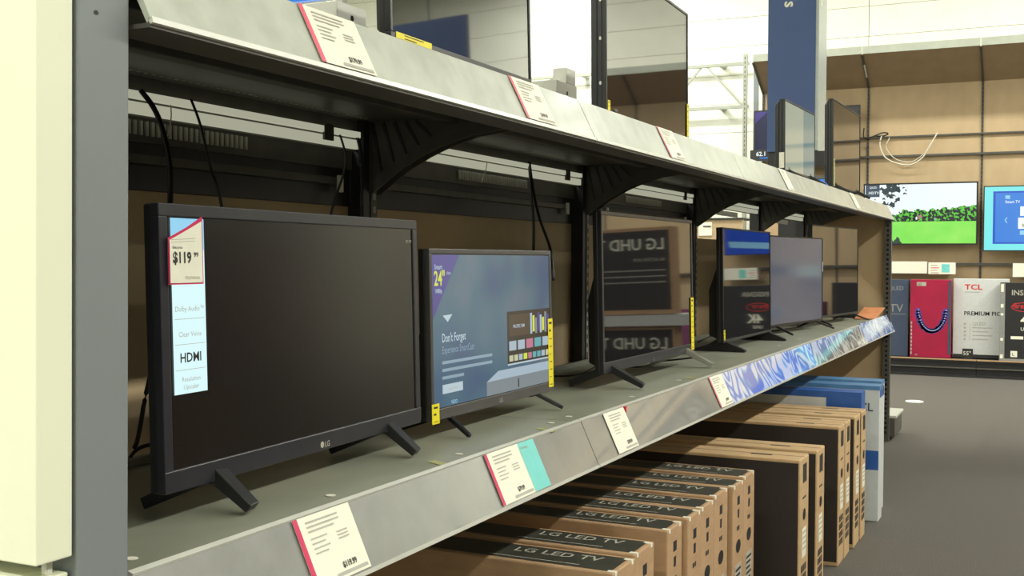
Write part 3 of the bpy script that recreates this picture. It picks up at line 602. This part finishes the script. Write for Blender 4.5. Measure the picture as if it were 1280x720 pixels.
cable('white string hanging from the rail in the first bay', [at(213, 129, 'x', -1.69), at(214, 145, 'x', -1.68), at(211, 165, 'x', -1.68), at(208, 172, 'x', -1.68)], .0014, 'cable_w')
cable('white string hanging from the rail in the second bay', [at(609, 200, 'x', -1.69), at(607, 213, 'x', -1.69), at(602, 228, 'x', -1.69)], .0018, 'cable_w')

# orange leaflet and little black box at the shelf end
s = MB(); s.prism([(8.15, .943), (8.15, .95), (8.62, 1.01), (8.62, 1.003)], 'x', -1.225, -1.08, M['orange'])
tag(s.build('orange_leaflet'), 'orange-brown leaflet propped at the far end of the lower shelf', 'leaflet')
s = MB(); s.box(-1.42, -1.245, 8.35, 8.45, .942, 1.06, M['carton_black']); s.quad((-1.31, 8.349, .99), (-1.27, 8.349, .99), (-1.27, 8.349, 1.035), (-1.31, 8.349, 1.035), M['white'])
tag(s.build('small_box', None, .002), 'small black box with white label behind the orange leaflet', 'box')

# ------------------------------------------------------------------ cartons on the floor under the shelf
def carton(label, x0, x1, y0, y1, z1, kind, grp, depthx=.8):
    t = thing('television_carton', label, 'carton', ((x0 + x1) / 2, (y0 + y1) / 2, 0), 0, grp)
    if kind == 'led':
        b = MB(); b.box(x0, x1, y0, y1, 0, z1, M['card']); bd = b.build('carton_body', t, .004)
        p = MB(); z = z1 + .0006
        p.quad((x0 + .02, y0 + .022, z), (x1 - .012, y0 + .016, z), (x1 - .012, y1 - .016, z), (x0 + .02, y1 - .014, z), M['card_print'])
        p.text('LG LED TV', (x1 - .30, (y0 + y1) / 2 + .006, z + .0006), X3, Y3, .052, M['lav'], 'LEFT', .01, .95)
        p.quad((x1 - .34, y0 + .034, z + .0004), (x1 - .1, y0 + .034, z + .0004), (x1 - .1, y0 + .038, z + .0004), (x1 - .34, y0 + .038, z + .0004), M['lav'])
        p.build('top_print', bd)
        p = MB(); x = x1 + .0006; yc = (y0 + y1) / 2
        for dz, r in ((.055, .015), (.098, .010)): p.box(x - .001, x, yc - r, yc + r, z1 - dz - .014, z1 - dz + .014, M['ink'])
        p.box(x - .001, x, yc - .018, yc - .004, z1 - .152, z1 - .138, M['ink']); p.box(x - .001, x, yc + .002, yc + .014, z1 - .152, z1 - .138, M['ink'])
        p.build('end_icons', bd)
        h = MB(); h.disc((x + .0004, yc, z1 - .205), Y3, Z3, .030, .022, M['hole']); h.build('hand_hole', bd)
        l = MB(); l.box(x - .0005, x + .0006, yc - .040, yc + .040, z1 - .41, z1 - .265, M['lav'])
        for q in range(7): l.box(x + .0006, x + .0010, yc - .033, yc + .033 - .008 * (q % 3), z1 - .285 - q * .018, z1 - .277 - q * .018, M['ink'])
        l.build('shipping_label', bd)
        for yy in (y0 + .012, y1 - .03): MB().box(x1 - .02, x1 + .001, yy, yy + .012, z1 - .01, z1 + .001, M['white']).build('tape_corner', bd)
    elif kind == 'tall':
        b = MB(); b.box(x0, x1, y0, y1, 0, z1, M['card_lt']); bd = b.build('carton_body', t, .005)
        p = MB(); y = y0 - .0006; p.quad((x0, y, .02), (x1 - .006, y, .02), (x1 - .006, y, z1 - .012), (x0, y, z1 - .012), M['card_dark']); p.build('dark_side', bd)
        p = MB(); z = z1 + .0006; yc = (y0 + y1) / 2; p.box(x1 - .20, x1 - .12, yc - .02, yc + .0, z - .001, z, M['card_dark']); p.box(x0, x1, yc - .001, yc + .001, z - .001, z, M['card_dark']); p.build('top_flap_seam', bd)
        p = MB(); x = x1 + .0006
        p.box(x - .001, x, yc - .03, yc + .04, z1 - .095, z1 - .025, M['card_dark']); p.box(x - .001, x, yc - .03, yc - .004, z1 - .155, z1 - .147, M['ink']); p.box(x - .001, x, yc + .004, yc + .03, z1 - .155, z1 - .147, M['ink'])
        for a_ in range(3):
            for b_ in range(4): p.box(x - .001, x, yc - .05 + a_ * .034, yc - .024 + a_ * .034, z1 - .43 - b_ * .035, z1 - .403 - b_ * .035, M['card_dark'])
        p.build('end_icons', bd)
        h = MB(); h.disc((x + .0004, yc, z1 - .215), Y3, Z3, .026, .022, M['hole']); h.build('hand_hole', bd)
        l = MB(); l.box(x - .0005, x + .0006, yc - .035, yc + .035, z1 - .375, z1 - .265, M['white'])
        for q in range(4): l.box(x + .0006, x + .001, yc - .028, yc + .028, z1 - .285 - q * .02, z1 - .279 - q * .02, M['ink_grey'])
        l.build('shipping_label', bd)
    return t
ordw = ['nearest', 'second nearest', 'third', 'fourth', 'fifth', 'sixth', 'seventh', 'farthest']
for i, (a, b) in enumerate([(2.43, 2.587), (2.60, 2.75), (2.88, 3.015), (3.03, 3.165), (3.18, 3.325), (3.345, 3.51), (3.53, 3.67), (3.69, 3.845)]):
    extra = ''
    carton('%s of eight black-topped cardboard television cartons under the shelf%s' % (ordw[i], extra), -1.7, -.90 - .006 * (i % 3), a, b, .628 + .003 * (i % 2), 'led', 'black-topped cartons under the shelf')
tl = [('tall tan-topped carton with dark side, nearest of its kind', -.81, 4.15, 4.32, .622), ('tan-topped carton just behind the nearest dark-sided one', -.812, 4.50, 4.665, .602),
      ('dark-sided tan carton in the middle cluster, front one', -.818, 5.06, 5.20, .622), ('tan carton pressed behind the middle cluster front one', -.815, 5.21, 5.35, .622),
      ('tan carton at the back of the middle cluster, square mark on its end', -.805, 5.42, 5.58, .622), ('last tan carton, right before the blue and white ones', -.80, 5.60, 5.73, .625)]
for lab, x1, a, b, z in tl: carton(lab, -1.68, x1, a, b, z, 'tall', 'tan dark-sided cartons under the shelf')
# blue and white cartons
t = thing('television_carton', 'white carton with bright blue top and corner, nearest of the three blue ones', 'carton', (-1.25, 5.84, 0), 0, 'blue and white cartons under the shelf')
b = MB(); b.box(-1.68, -.83, 5.77, 5.90, 0, .695, M['carton_white']); b.build('carton_body', t, .004)
p = MB(); p.box(-1.68, -.829, 5.769, 5.901, .665, .697, M['carton_blue']); p.quad((-1.0, 5.7685, .59), (-.83, 5.7685, .59), (-.83, 5.7685, .665), (-1.0, 5.7685, .665), M['carton_blue']); p.box(-.8305, -.8292, 5.77, 5.90, .0, .666, M['carton_blue']); p.build('blue_print', t)
for k_, (x1, a, b_, z, lab) in enumerate([(-.775, 6.03, 6.16, .705, 'tall white carton with steel-blue top and blue square, between two other blue ones'), (-.80, 6.28, 6.42, .705, 'narrow white carton with blue top, last before the open floor')]):
    t = thing('television_carton', lab, 'carton', (-1.2, (a + b_) / 2, 0), 0, 'blue and white cartons under the shelf')
    MB().box(-1.66, x1, a, b_, 0, z, M['carton_white']).build('carton_body', t, .004)
    p = MB(); p.box(-1.66, x1 + .0005, a - .001, b_ + .001, z - .02, z + .001, M['carton_teal'])
    if k_ == 0:
        p.quad((x1 - .12, a - .0012, .27), (x1 - .002, a - .0012, .27), (x1 - .002, a - .0012, .37), (x1 - .12, a - .0012, .37), M['carton_blue'])
        p.box(x1 - .001, x1 + .0006, a + .004, b_ - .004, z - .06, z - .02, M['carton_blue'])
        for xx, w_ in ((-1.12, .03), (-1.07, .07), (-.98, .04)): p.box(xx, xx + w_, a - .0013, a, z - .085, z - .055, M['ink'])
        p.text('TCL', (x1 - .14, a - .0016, z - .13), X3, Z3, .06, M['carton_slate'], 'LEFT', .01)
    else: p.box(x1 - .001, x1 + .0006, a + .02, b_ - .02, z - .08, z - .03, M['carton_slate'])
    p.build('blue_print', t)

# ------------------------------------------------------------------ display wall at the back
SX = [-3.35, -2.04, -.73, .58, 1.89, 3.20, 4.51]
d = thing('display_wall', 'tan wall-mounted television display with hood along the back of the store', 'display', (-.1, 14.3, 0))
for a, b in zip(SX, SX[1:]):
    for z0, z1 in ((.25, 1.30), (1.33, 2.625), (2.65, 2.865), (2.885, 3.50)):
        MB().box(a + .012, b - .012, 14.50, 14.52, z0, z1, M['tan']).build('wall_panel', d)
    h = MB(); h.add([(a + .006, 14.50, 3.50), (b - .006, 14.50, 3.50), (b - .006, 13.90, 3.815), (a + .006, 13.90, 3.815), (a + .006, 14.50, 3.53), (b - .006, 14.50, 3.53), (b - .006, 13.90, 3.845), (a + .006, 13.90, 3.845)], [(0, 1, 2, 3), (7, 6, 5, 4), (0, 3, 7, 4), (1, 5, 6, 2), (2, 6, 7, 3), (0, 4, 5, 1)], M['tan_dark']); h.build('hood_panel', d)
    MB().box(a + .004, b - .004, 13.885, 13.90, 3.815, 3.905, M['white_steel']).build('hood_fascia', d)
    MB().box(a, b, 14.47, 14.50, 2.865, 2.885, M['dark_steel']).build('shelf_rail', d)
    MB().box(a, b, 14.46, 14.50, 2.625, 2.65, M['dark_steel']).build('shelf_rail', d)
    MB().box(a, b, 14.44, 14.50, 1.30, 1.33, M['dark_steel']).build('shelf_rail', d)
    q = MB(); q.box(a + .002, b - .002, 14.0, 14.5, .17, .205, M['black_steel']); q.box(a + .002, b - .002, 13.985, 14.0, .195, .21, M['card']); q.box(a + .002, b - .002, 14.02, 14.06, .02, .17, M['black_steel']); q.box(a + .002, b - .002, 13.98, 14.02, .10, .112, M['dark_steel']); q.box(a + .002, b - .002, 13.96, 14.02, 0, .03, M['black_steel']); q.build('base_deck', d)
for x in SX:
    MB().bar((x, 14.495, 3.492), (x, 13.905, 3.806), .026, .01, .026, .01, M['dark_steel']).build('hood_batten', d)
    u = MB(); u.box(x - .012, x + .012, 14.485, 14.52, .2, 3.52, M['dark_steel']); z = .3
    while z < 3.45: u.box(x - .004, x + .004, 14.483, 14.4855, z, z + .02, M['hole']); z += .05
    u.build('slotted_upright', d)
MB().bar((-2.035, 14.28, 3.595), (-2.035, 14.06, 3.71), .02, .006, .02, .006, M['edge']).build('hood_clip', d)
u = MB(); u.box(-3.64, -3.59, 14.58, 14.63, 0, 4.05, M['white_steel']); u.box(-3.50, -3.44, 14.58, 14.62, 0, 3.85, M['post']); z = 2.0
while z < 4.0: u.box(-3.62, -3.61, 14.577, 14.581, z, z + .03, M['dark_steel']); z += .06
u.build('end_upright', d)
# lower tan display further left, seen through the gap
d2 = thing('low_display', 'low tan display seen through the gap above the shelf back panel', 'display', (-4.6, 14.2, 0))
MB().box(-6.2, -3.45, 13.9, 13.93, .1, 1.86, M['tan']).build('front_panel', d2); MB().box(-6.2, -3.45, 13.88, 14.4, 1.86, 1.88, M['black_steel']).build('top_shelf', d2)
MB().box(-4.02, -3.85, 13.89, 13.90, 1.66, 1.83, M['white']).box(-3.96, -3.86, 13.885, 13.89, 1.77, 1.785, M['ink']).build('notice_card', d2)
# shelf with two small boxes behind
MB().box(-3.3, -2.2, 14.05, 14.45, 1.60, 1.62, M['dark_steel']).build('small_shelf', d)
tag(MB().box(-3.02, -2.92, 14.1, 14.3, 1.62, 1.83, M['red']).build('small_box', None, .003), 'small red box seen above the far televisions through the shelving gap', 'box')
tag(MB().box(-2.90, -2.74, 14.1, 14.3, 1.62, 1.75, M['carton_grey']).build('small_box', None, .003), 'small grey box right of the red one behind the shelving', 'box')
# wall tags
def wtag(label, x0, x1, z0, z1, pr):
    s = MB(); s.box(x0, x1, 14.33, 14.335, z0, z1, M['white']); s.box(x0, x1, 14.335, 14.44, z0 + .05, z0 + .07, M['ink_grey'])
    if pr:
        for q in range(4): s.box(x0 + .03, x0 + .10 + .02 * (q % 2), 14.329, 14.33, z1 - .04 - q * .03, z1 - .03 - q * .03, M['pinkish' if q == 1 else 'ink_grey'])
        s.box(x0 + .15, x0 + .24, 14.329, 14.33, z0 + .02, z1 - .02, M['aqua'])
    s.box(x1 - .006, x1, 14.328, 14.33, z0, z1, M['ink_grey'])
    return tag(s.build('wall_tag'), label, 'price tag')
wtag('long blank white card under the park-picture television', -1.95, -1.31, 1.20, 1.345, False)
wtag('white price card with aqua block under the park-picture television', -1.30, -.99, 1.195, 1.335, True)
wtag('white card under the blue-screened television at the right edge', -.37, .05, 1.17, 1.33, False)
for i, x in enumerate((1.0, 2.3)): wtag(['white aqua card out of frame, first to the right', 'white card out of frame, second to the right'][i], x, x + .45, 1.18, 1.33, True)

def wall_tv(label, x0, x1, z0, z1, y, screen, extra=None, bw=.018):
    t = thing('wall_television', label, 'television', ((x0 + x1) / 2, y, z0))
    f = MB(); B = M['black_plastic']; f.box(x0, x1, y, y + .02, z0, z0 + bw, B); f.box(x0, x1, y, y + .02, z1 - bw, z1, B); f.box(x0, x0 + bw, y, y + .02, z0 + bw, z1 - bw, B); f.box(x1 - bw, x1, y, y + .02, z0 + bw, z1 - bw, B); f.build('bezel', t)
    MB().box(x0 + bw, x1 - bw, y + .004, y + .012, z0 + bw, z1 - bw, M[screen]).build('screen', t)
    MB().box(x0 + .01, x1 - .01, y + .02, y + .06, z0 + .01, z1 - .01, B).build('rear_shell', t)
    MB().box((x0 + x1) / 2 - .15, (x0 + x1) / 2 + .15, y + .06, 14.5, z0 + .2, z1 - .2, M['dark_steel']).build('wall_mount', t)
    if extra: extra(t)
    return t
def expark(t):
    s = MB(); y = 14.302
    s.quad((-2.035, y, 2.13), (-1.87, y, 2.13), (-1.87, y, 2.285), (-2.035, y, 2.285), M['carton_slate'])
    s.text('QLED', (-1.99, y - .001, 2.235), X3, Z3, .035, M['e_full']); s.text('HDTV', (-2.0, y - .001, 2.165), X3, Z3, .046, M['e_full'], 'LEFT', .01)
    for q in range(4): s.disc((-2.05, y - .001, 2.05 + q * .065), X3, Z3, .014, .014, M['e_full'], 8)
    s.build('picture_caption', t)
    s = MB()
    for x, z, w, h, m in ((-1.43, 1.855, .03, .05, 'e_tile3'), (-1.40, 1.875, .03, .035, 'e_tile3'), (-1.45, 1.85, .02, .035, 'e_full'), (-1.24, 1.845, .02, .03, 'e_tile')): s.quad((x, y - .001, z), (x + w, y - .001, z), (x + w * .7, y - .001, z + h), (x + w * .2, y - .001, z + h), M[m])
    s.build('picture_figures', t)
wall_tv('large wall television showing a green lawn, hedge and white sky', -2.06, -.755, 1.545, 2.295, 14.30, 'e_park', expark)
def exblue(t):
    s = MB(); y = 14.278
    def q(x0, x1, z0, z1, m, k=0): s.quad((x0, y - .001 * k, z0), (x1, y - .001 * k, z0), (x1, y - .001 * k, z1), (x0, y - .001 * k, z1), M[m])
    q(-.59, .53, 1.555, 2.17, 'e_blue2'); q(-.565, .53, 1.575, 2.15, 'e_blue', 1)
    q(-.46, -.41, 2.08, 2.12, 'e_sky', 2); s.text('Smart TV', (-.46, y - .003, 2.03), X3, Z3, .045, M['e_full'], 'LEFT', .01, .9)
    s.text('‹', (-.47, y - .003, 1.80), X3, Z3, .14, M['e_sky'])
    q(-.30, .0, 1.88, 1.99, 'e_full', 2); q(-.32, .02, 1.73, 1.86, 'e_full', 2); q(-.30, .0, 1.66, 1.71, 'e_sky', 2); q(-.28, -.02, 1.75, 1.79, 'e_tile4', 3)
    s.build('screen_menu', t)
wall_tv('wall television with cyan border and blue menu, cut by the right edge', -.695, .63, 1.47, 2.235, 14.28, 'e_cyan', exblue, .012)
def exglow(t):
    s = MB(); y = 14.281; s.add([(.72, y, 1.56), (1.34, y, 1.60), (1.36, y, 1.68), (.74, y, 1.64)], [(0, 1, 2, 3)], M['e_sky']); s.build('screen_shape', t)
wall_tv('small blue lit wall television beyond the right edge, mirrored in the wing-footed television', .67, 1.42, 1.50, 1.90, 14.28, 'e_blue2', exglow, .008)
def exnav(t):
    s = MB(); y = 14.198; s.add([(-3.385, y, 3.23), (-3.22, y, 3.23), (-3.385, y, 3.08)], [(0, 2, 1)], M['e_purple']); s.build('screen_corner', t)
wall_tv('dark navy lit television half hidden behind the left of the blue column', -3.40, -2.55, 2.74, 3.25, 14.20, 'e_navy', exnav)
wall_tv('plain black television on the tan wall behind the far top-shelf one', -2.98, -2.11, 2.50, 3.27, 14.30, 'scr_matte')
wall_tv('small bright blue screen glimpsed between the two far top-shelf televisions', -2.75, -2.40, 2.20, 2.36, 14.10, 'e_blue', None, .008)
t = MB(); t.box(-3.42, -2.62, 14.10, 14.12, 2.60, 2.74, M['black_steel']); t.text('62.1', (-3.345, 14.098, 2.665), X3, Z3, .075, M['e_full'], 'LEFT', .02); t.box(-3.30, -3.05, 14.097, 14.1, 2.63, 2.645, M['e_blue']); t.box(-3.10, -2.9, 14.12, 14.5, 2.64, 2.68, M['black_steel'])
tag(t.build('number_display'), 'dark display strip reading 62.1 below the navy television', 'display')
# cables on the tan wall
cable('looped pale cable drooping on the tan wall', [at(1102, 170, 'y', 14.44), at(1100, 182, 'y', 14.42), at(1106, 196, 'y', 14.42), at(1120, 204, 'y', 14.42), at(1138, 206, 'y', 14.42), at(1152, 198, 'y', 14.42), at(1160, 186, 'y', 14.42), at(1172, 166, 'y', 14.44)], .009, 'cable_w')
cable('fainter pale cable running beside the looped one', [at(1112, 172, 'y', 14.46), at(1108, 185, 'y', 14.45), at(1120, 199, 'y', 14.45), at(1140, 202, 'y', 14.45), at(1155, 192, 'y', 14.45)], .006, 'cable_w')
cable('black cord bunched at the left of the wall rail', [at(1080, 160, 'y', 14.44), at(1080, 172, 'y', 14.42), at(1090, 171, 'y', 14.4), at(1103, 166, 'y', 14.42), at(1110, 167, 'y', 14.42), at(1104, 170, 'y', 14.44), at(1092, 170, 'y', 14.44)], .008)
# cartons standing on the base deck
GB = 'large television cartons on the back display'
t = thing('television_carton', 'dark slate carton lettered in grey, partly hidden by the shelving end', 'carton', (-1.85, 14.25, .205), 0, GB)
MB().box(-2.2, -1.50, 14.14, 14.30, .205, 1.125, M['carton_slate']).build('carton_body', t, .006)
p = MB(); p.text('HDTV', (-1.56, 14.139, .74), X3, Z3, .13, M['carton_grey'], 'RIGHT', .005); p.text('QLED', (-1.56, 14.139, 1.00), X3, Z3, .07, M['carton_grey'], 'RIGHT'); p.quad((-2.1, 14.139, .71), (-1.53, 14.139, .71), (-1.53, 14.139, .716), (-2.1, 14.139, .716), M['carton_grey']); p.build('carton_lettering', t)
t = thing('television_carton', 'magenta carton printed with a violet beaded curve', 'carton', (-1.25, 14.2, .205), 0, GB)
MB().box(-1.475, -1.02, 14.10, 14.26, .205, 1.13, M['carton_magenta']).build('carton_body', t, .006)
p = MB()
for k_ in range(25):
    a_ = math.pi * (1.02 + .96 * k_ / 24); r_ = .155
    cx_, cz_ = -1.235 + math.cos(a_) * r_, .78 + math.sin(a_) * .26 + (.0 if k_ not in (3,) else .01)
    p.disc((cx_, 14.098, cz_), X3, Z3, .030 + .006 * (k_ % 3), .030, M['purple_bead'], 10); p.disc((cx_ + .008, 14.097, cz_ + .006), X3, Z3, .010, .008, M['bead_light'], 8)
p.build('bead_print', t)
p = MB(); p.quad((-1.405, 14.098, 1.055), (-1.30, 14.098, 1.055), (-1.30, 14.098, 1.10), (-1.405, 14.098, 1.10), M['lav']); p.text('LG', (-1.395, 14.097, 1.062), X3, Z3, .035, M['ink'], 'LEFT', .01)
for q in range(9): p.quad((-1.468, 14.098, .24 + q * .045), (-1.452, 14.098, .24 + q * .045), (-1.452, 14.098, .27 + q * .045), (-1.468, 14.098, .27 + q * .045), M['lav'])
p.box(-1.052, -1.022, 14.0975, 14.10, .25, 1.12, M['carton_slate']); p.text('4K', (-1.42, 14.097, .225), X3, Z3, .03, M['lav']); p.build('carton_lettering', t)
t = thing('television_carton', 'pale grey carton lettered TCL in red and PREMIUM PICTURE', 'carton', (-.7, 14.2, .205), 0, GB)
MB().box(-1.005, -.40, 14.19, 14.34, .215, 1.145, M['carton_white']).build('carton_body', t, .006)
p = MB(); y = 14.1885
p.text('TCL', (-.88, y, 1.02), X3, Z3, .085, M['red'], 'LEFT', .02, 1.25); p.quad((-.88, y, .985), (-.71, y, .985), (-.71, y, .993), (-.88, y, .993), M['ink_grey'])
p.text('PREMIUM PICTURE', (-.885, y, .715), X3, Z3, .068, M['ink'], 'LEFT', .012); p.text('QLED', (-.79, y, .60), X3, Z3, .055, M['ink_grey'], 'LEFT', .005)
for q in range(4): p.quad((-.79, y, .565 - q * .045), (-.57 - .05 * (q % 2), y, .565 - q * .045), (-.57 - .05 * (q % 2), y, .575 - q * .045), (-.79, y, .575 - q * .045), M['ink_grey'])
for q in range(5): p.quad((-.885, y, .42 + q * .045), (-.86, y, .42 + q * .045), (-.86, y, .445 + q * .045), (-.885, y, .445 + q * .045), M['ink_grey'])
p.quad((-.82, y, .42), (-.815, y, .42), (-.815, y, .62), (-.82, y, .62), M['ink_grey'])
p.quad((-1.0, y, .218), (-.40, y, .218), (-.40, y, .255), (-1.0, y, .255), M['ink'])
p.box(-.895, -.78, y - .003, y + .001, .20, .32, M['ink']); p.text('55"', (-.888, y - .004, .245), X3, Z3, .065, M['white'], 'LEFT', .005); p.build('carton_lettering', t)
def insg(t, x0, y):
    p = MB(); p.box(x0 - .0, x0 + .055, y - .001, y + .0005, .215, 1.10, M['carton_grey'])
    for q, (zz, hh) in enumerate(((1.0, .09), (.82, .04), (.73, .025), (.44, .03), (.23, .05))): p.box(x0 + .01, x0 + .04, y - .002, y - .001, zz, zz + hh, M['white'])
    p.text('INSIGNIA', (x0 + .12, y - .001, .965), X3, Z3, .085, M['lav'], 'LEFT', .015); p.disc((x0 + .27, y - .001, .83), X3, Z3, .15, .055, M['red'], 20); p.disc((x0 + .27, y - .0015, .83), X3, Z3, .142, .048, M['carton_black'], 20); p.text('fire tv', (x0 + .14, y - .002, .815), X3, Z3, .085, M['red'], 'LEFT', .01)
    p.text('4K', (x0 + .22, y - .001, .63), X3, Z3, .16, M['white'], 'LEFT', .02); p.text('UHD', (x0 + .22, y - .001, .56), X3, Z3, .055, M['white'], 'LEFT', .01); p.quad((x0 + .12, y - .001, .46), (x0 + .25, y - .001, .46), (x0 + .25, y - .001, .495), (x0 + .12, y - .001, .495), M['white'])
    p.quad((x0 + .12, y - .001, .255), (x0 + .19, y - .001, .255), (x0 + .19, y - .001, .325), (x0 + .12, y - .001, .325), M['white']); p.text('L', (x0 + .135, y - .002, .27), X3, Z3, .05, M['ink'], 'LEFT', .01); p.box(x0, x0 + 1.1, y - .002, y + .0, .205, .235, M['carton_grey'])
    p.build('carton_lettering', t)
for i, (x0, y, lab) in enumerate(((-.492, 14.02, 'black carton lettered INS and fire tv at the right edge of the frame'), (.66, 14.06, 'black fire tv carton standing just beyond the right edge of the frame'))):
    t = thing('television_carton', lab, 'carton', (x0 + .55, y + .08, .205), 0, GB); MB().box(x0, x0 + 1.1, y, y + .16, .206, 1.108, M['carton_black']).build('carton_body', t, .006); insg(t, x0, y)
t = thing('television_carton', 'small plum carton farther right on the base, seen only in screen reflections', 'carton', (2.02, 14.2, .205), 0, GB); MB().box(1.9, 2.15, 14.08, 14.25, .206, .86, M['carton_plum']).build('carton_body', t, .006)

# ------------------------------------------------------------------ blue column
c = thing('blue_column', 'tall blue display column with white lettering, rising behind the top shelf', 'column', (-1.95, 9.78, 0))
MB().box(-2.185, -1.785, 9.6, 9.98, 2.28, 6.2, M['column_blue']).build('blue_face', c)
MB().box(-1.785, -1.76, 9.605, 9.975, 2.28, 6.2, M['column_side']).build('side_trim', c)
MB().box(-2.1, -1.85, 9.68, 9.9, 0, 2.28, M['black_steel']).build('base_post', c)
MB().box(-2.18, -1.6, 9.62, 9.96, 2.15, 2.275, M['black_steel']).build('dark_collar', c)
p = MB(); p.text("TV's", (-2.045, 9.598, 3.495), (0, 0, -1), (1, 0, 0), .145, M['white'], 'RIGHT', .02); p.build('lettering', c)
p = MB(); p.text("TV's", (-1.7585, 9.68, 3.50), (0, 0, -1), (0, 1, 0), .145, M['white'], 'RIGHT', .02); p.build('lettering', c)

# ------------------------------------------------------------------ stacked cartons and sign across the aisle (mirrored in the screens)
def uhd(label, x0, x1, z0, z1, y):
    t = thing('television_carton', label, 'carton', ((x0 + x1) / 2, y + .1, z0), 0, 'cartons stacked across the aisle')
    MB().box(x0, x1, y, y + .2, z0, z1, M['card']).build('carton_body', t, .005)
    p = MB(); p.quad((x0 + .02, y - .001, z0 + .04), (x1 - .02, y - .001, z0 + .04), (x1 - .02, y - .001, z1 - .03), (x0 + .02, y - .001, z1 - .03), M['card_dark'])
    p.text('LG UHD TV', (x0 + .06, y - .002, z1 - .19), X3, Z3, .135, M['white'], 'LEFT', .012); p.text('4K ACTIVE HDR', (x0 + .06, y - .002, z1 - .29), X3, Z3, .04, M['ink_grey'])
    for q in range(3): p.quad((x0 + .06, y - .002, z1 - .37 - q * .05), (x1 - .1, y - .002, z1 - .37 - q * .05), (x1 - .1, y - .002, z1 - .362 - q * .05), (x0 + .06, y - .002, z1 - .362 - q * .05), M['ink_grey'])
    p.build('front_print', t)
uhd('dark-fronted UHD carton on top of the stack across the aisle, out of frame', .40, 1.35, .98, 1.72, 9.0)
uhd('dark-fronted UHD carton at the bottom of the stack across the aisle, out of frame', .40, 1.35, .14, .88, 9.0)
tag(MB().box(.3, 1.45, 8.9, 9.4, 0, .135, M['card']).build('pallet_base'), 'cardboard pallet base under the out-of-frame carton stack', 'pallet')
tag(MB().box(.3, 1.45, 8.95, 9.35, .885, .975, M['carton_white']).build('divider_box'), 'flat white box between the two stacked UHD cartons out of frame', 'box')
oa = thing('opposite_shelving', 'low dark shelving run across the aisle, out of frame, mirrored dimly in the screens', 'shelving', (2.9, 4.2, 0))
for z in (.12, .95, 1.75): MB().box(2.45, 3.3, .2, 8.2, z - .03, z, M['dark_steel']).build('shelf', oa)
MB().box(3.3, 3.33, .2, 8.2, 0, 2.3, M['tan_dark']).build('back_panel', oa)
for y in (.2, 2.8, 5.4, 8.17): MB().box(2.45, 3.3, y, y + .03, 0, 2.3, M['black_steel']).build('side_panel', oa)
for lv, z in enumerate((.121, .951, 1.751)):
    y = .3; i = 0
    while y < 7.9:
        w_ = (.62, .9, .75)[(i + lv) % 3]
        if any(y < q < y + w_ + .03 for q in (2.8, 5.4, 8.17)): y = min(q for q in (2.8, 5.4, 8.2) if q > y) + .06; i += 1; continue
        cl = ('carton_black', 'maroon', 'card_dark', 'olive', 'carton_slate')[(i * 2 + lv) % 5]
        word = {'carton_black': 'black', 'maroon': 'red', 'card_dark': 'dark brown', 'olive': 'olive green', 'carton_slate': 'slate blue'}[cl]
        tag(MB().box(2.6, 3.1, y, y + w_, z, z + (.6 if lv < 2 else .45), M[cl]).build('merchandise_carton', None, .005), 'plain %s carton on the dark shelving across the aisle, out of frame' % word, 'carton', word + ' cartons on the opposite shelving')
        y += w_ + .05; i += 1
hs = thing('hanging_sign', 'blue hanging sign across the aisle, mirrored in the nearest top-shelf television', 'sign', (2.6, 9.0, 3.15))
MB().box(2.2, 3.0, 9.0, 9.04, 3.15, 3.75, M['column_blue']).build('sign_board', hs); MB().bar((2.6, 9.02, 3.75), (2.6, 9.02, 6.2), .01, .01, .01, .01, M['dark_steel']).build('hanger_rod', hs)
hs = thing('wall_sign', 'blue sign just visible at the top edge above the upper price channel', 'sign', (-6.1, 8.0, 3.58))
MB().box(-6.9, -5.56, 8.0, 8.06, 3.58, 4.2, M['e_blue']).build('sign_board', hs); MB().box(-5.56, -5.44, 7.99, 8.07, 3.50, 4.25, M['white_steel']).build('sign_frame', hs); MB().bar((-6.2, 8.03, 4.2), (-6.2, 8.03, 6.2), .02, .02, .02, .02, M['white_steel']).build('hanger_rod', hs)
# floor outlet cover
s = MB(); p_ = at(1143, 502, 'z', 0); n_ = 20
s.add([p_ + Vector((math.cos(k * math.tau / n_) * .085, math.sin(k * math.tau / n_) * .085, 0.0)) for k in range(n_)] + [p_ + Vector((math.cos(k * math.tau / n_) * .08, math.sin(k * math.tau / n_) * .08, .006)) for k in range(n_)], [tuple(range(n_, 2 * n_))] + [(k, (k + 1) % n_, n_ + (k + 1) % n_, n_ + k) for k in range(n_)], M['white'])
tag(s.build('floor_cover'), 'round white floor cover on the grey carpet in the far aisle', 'floor cover')
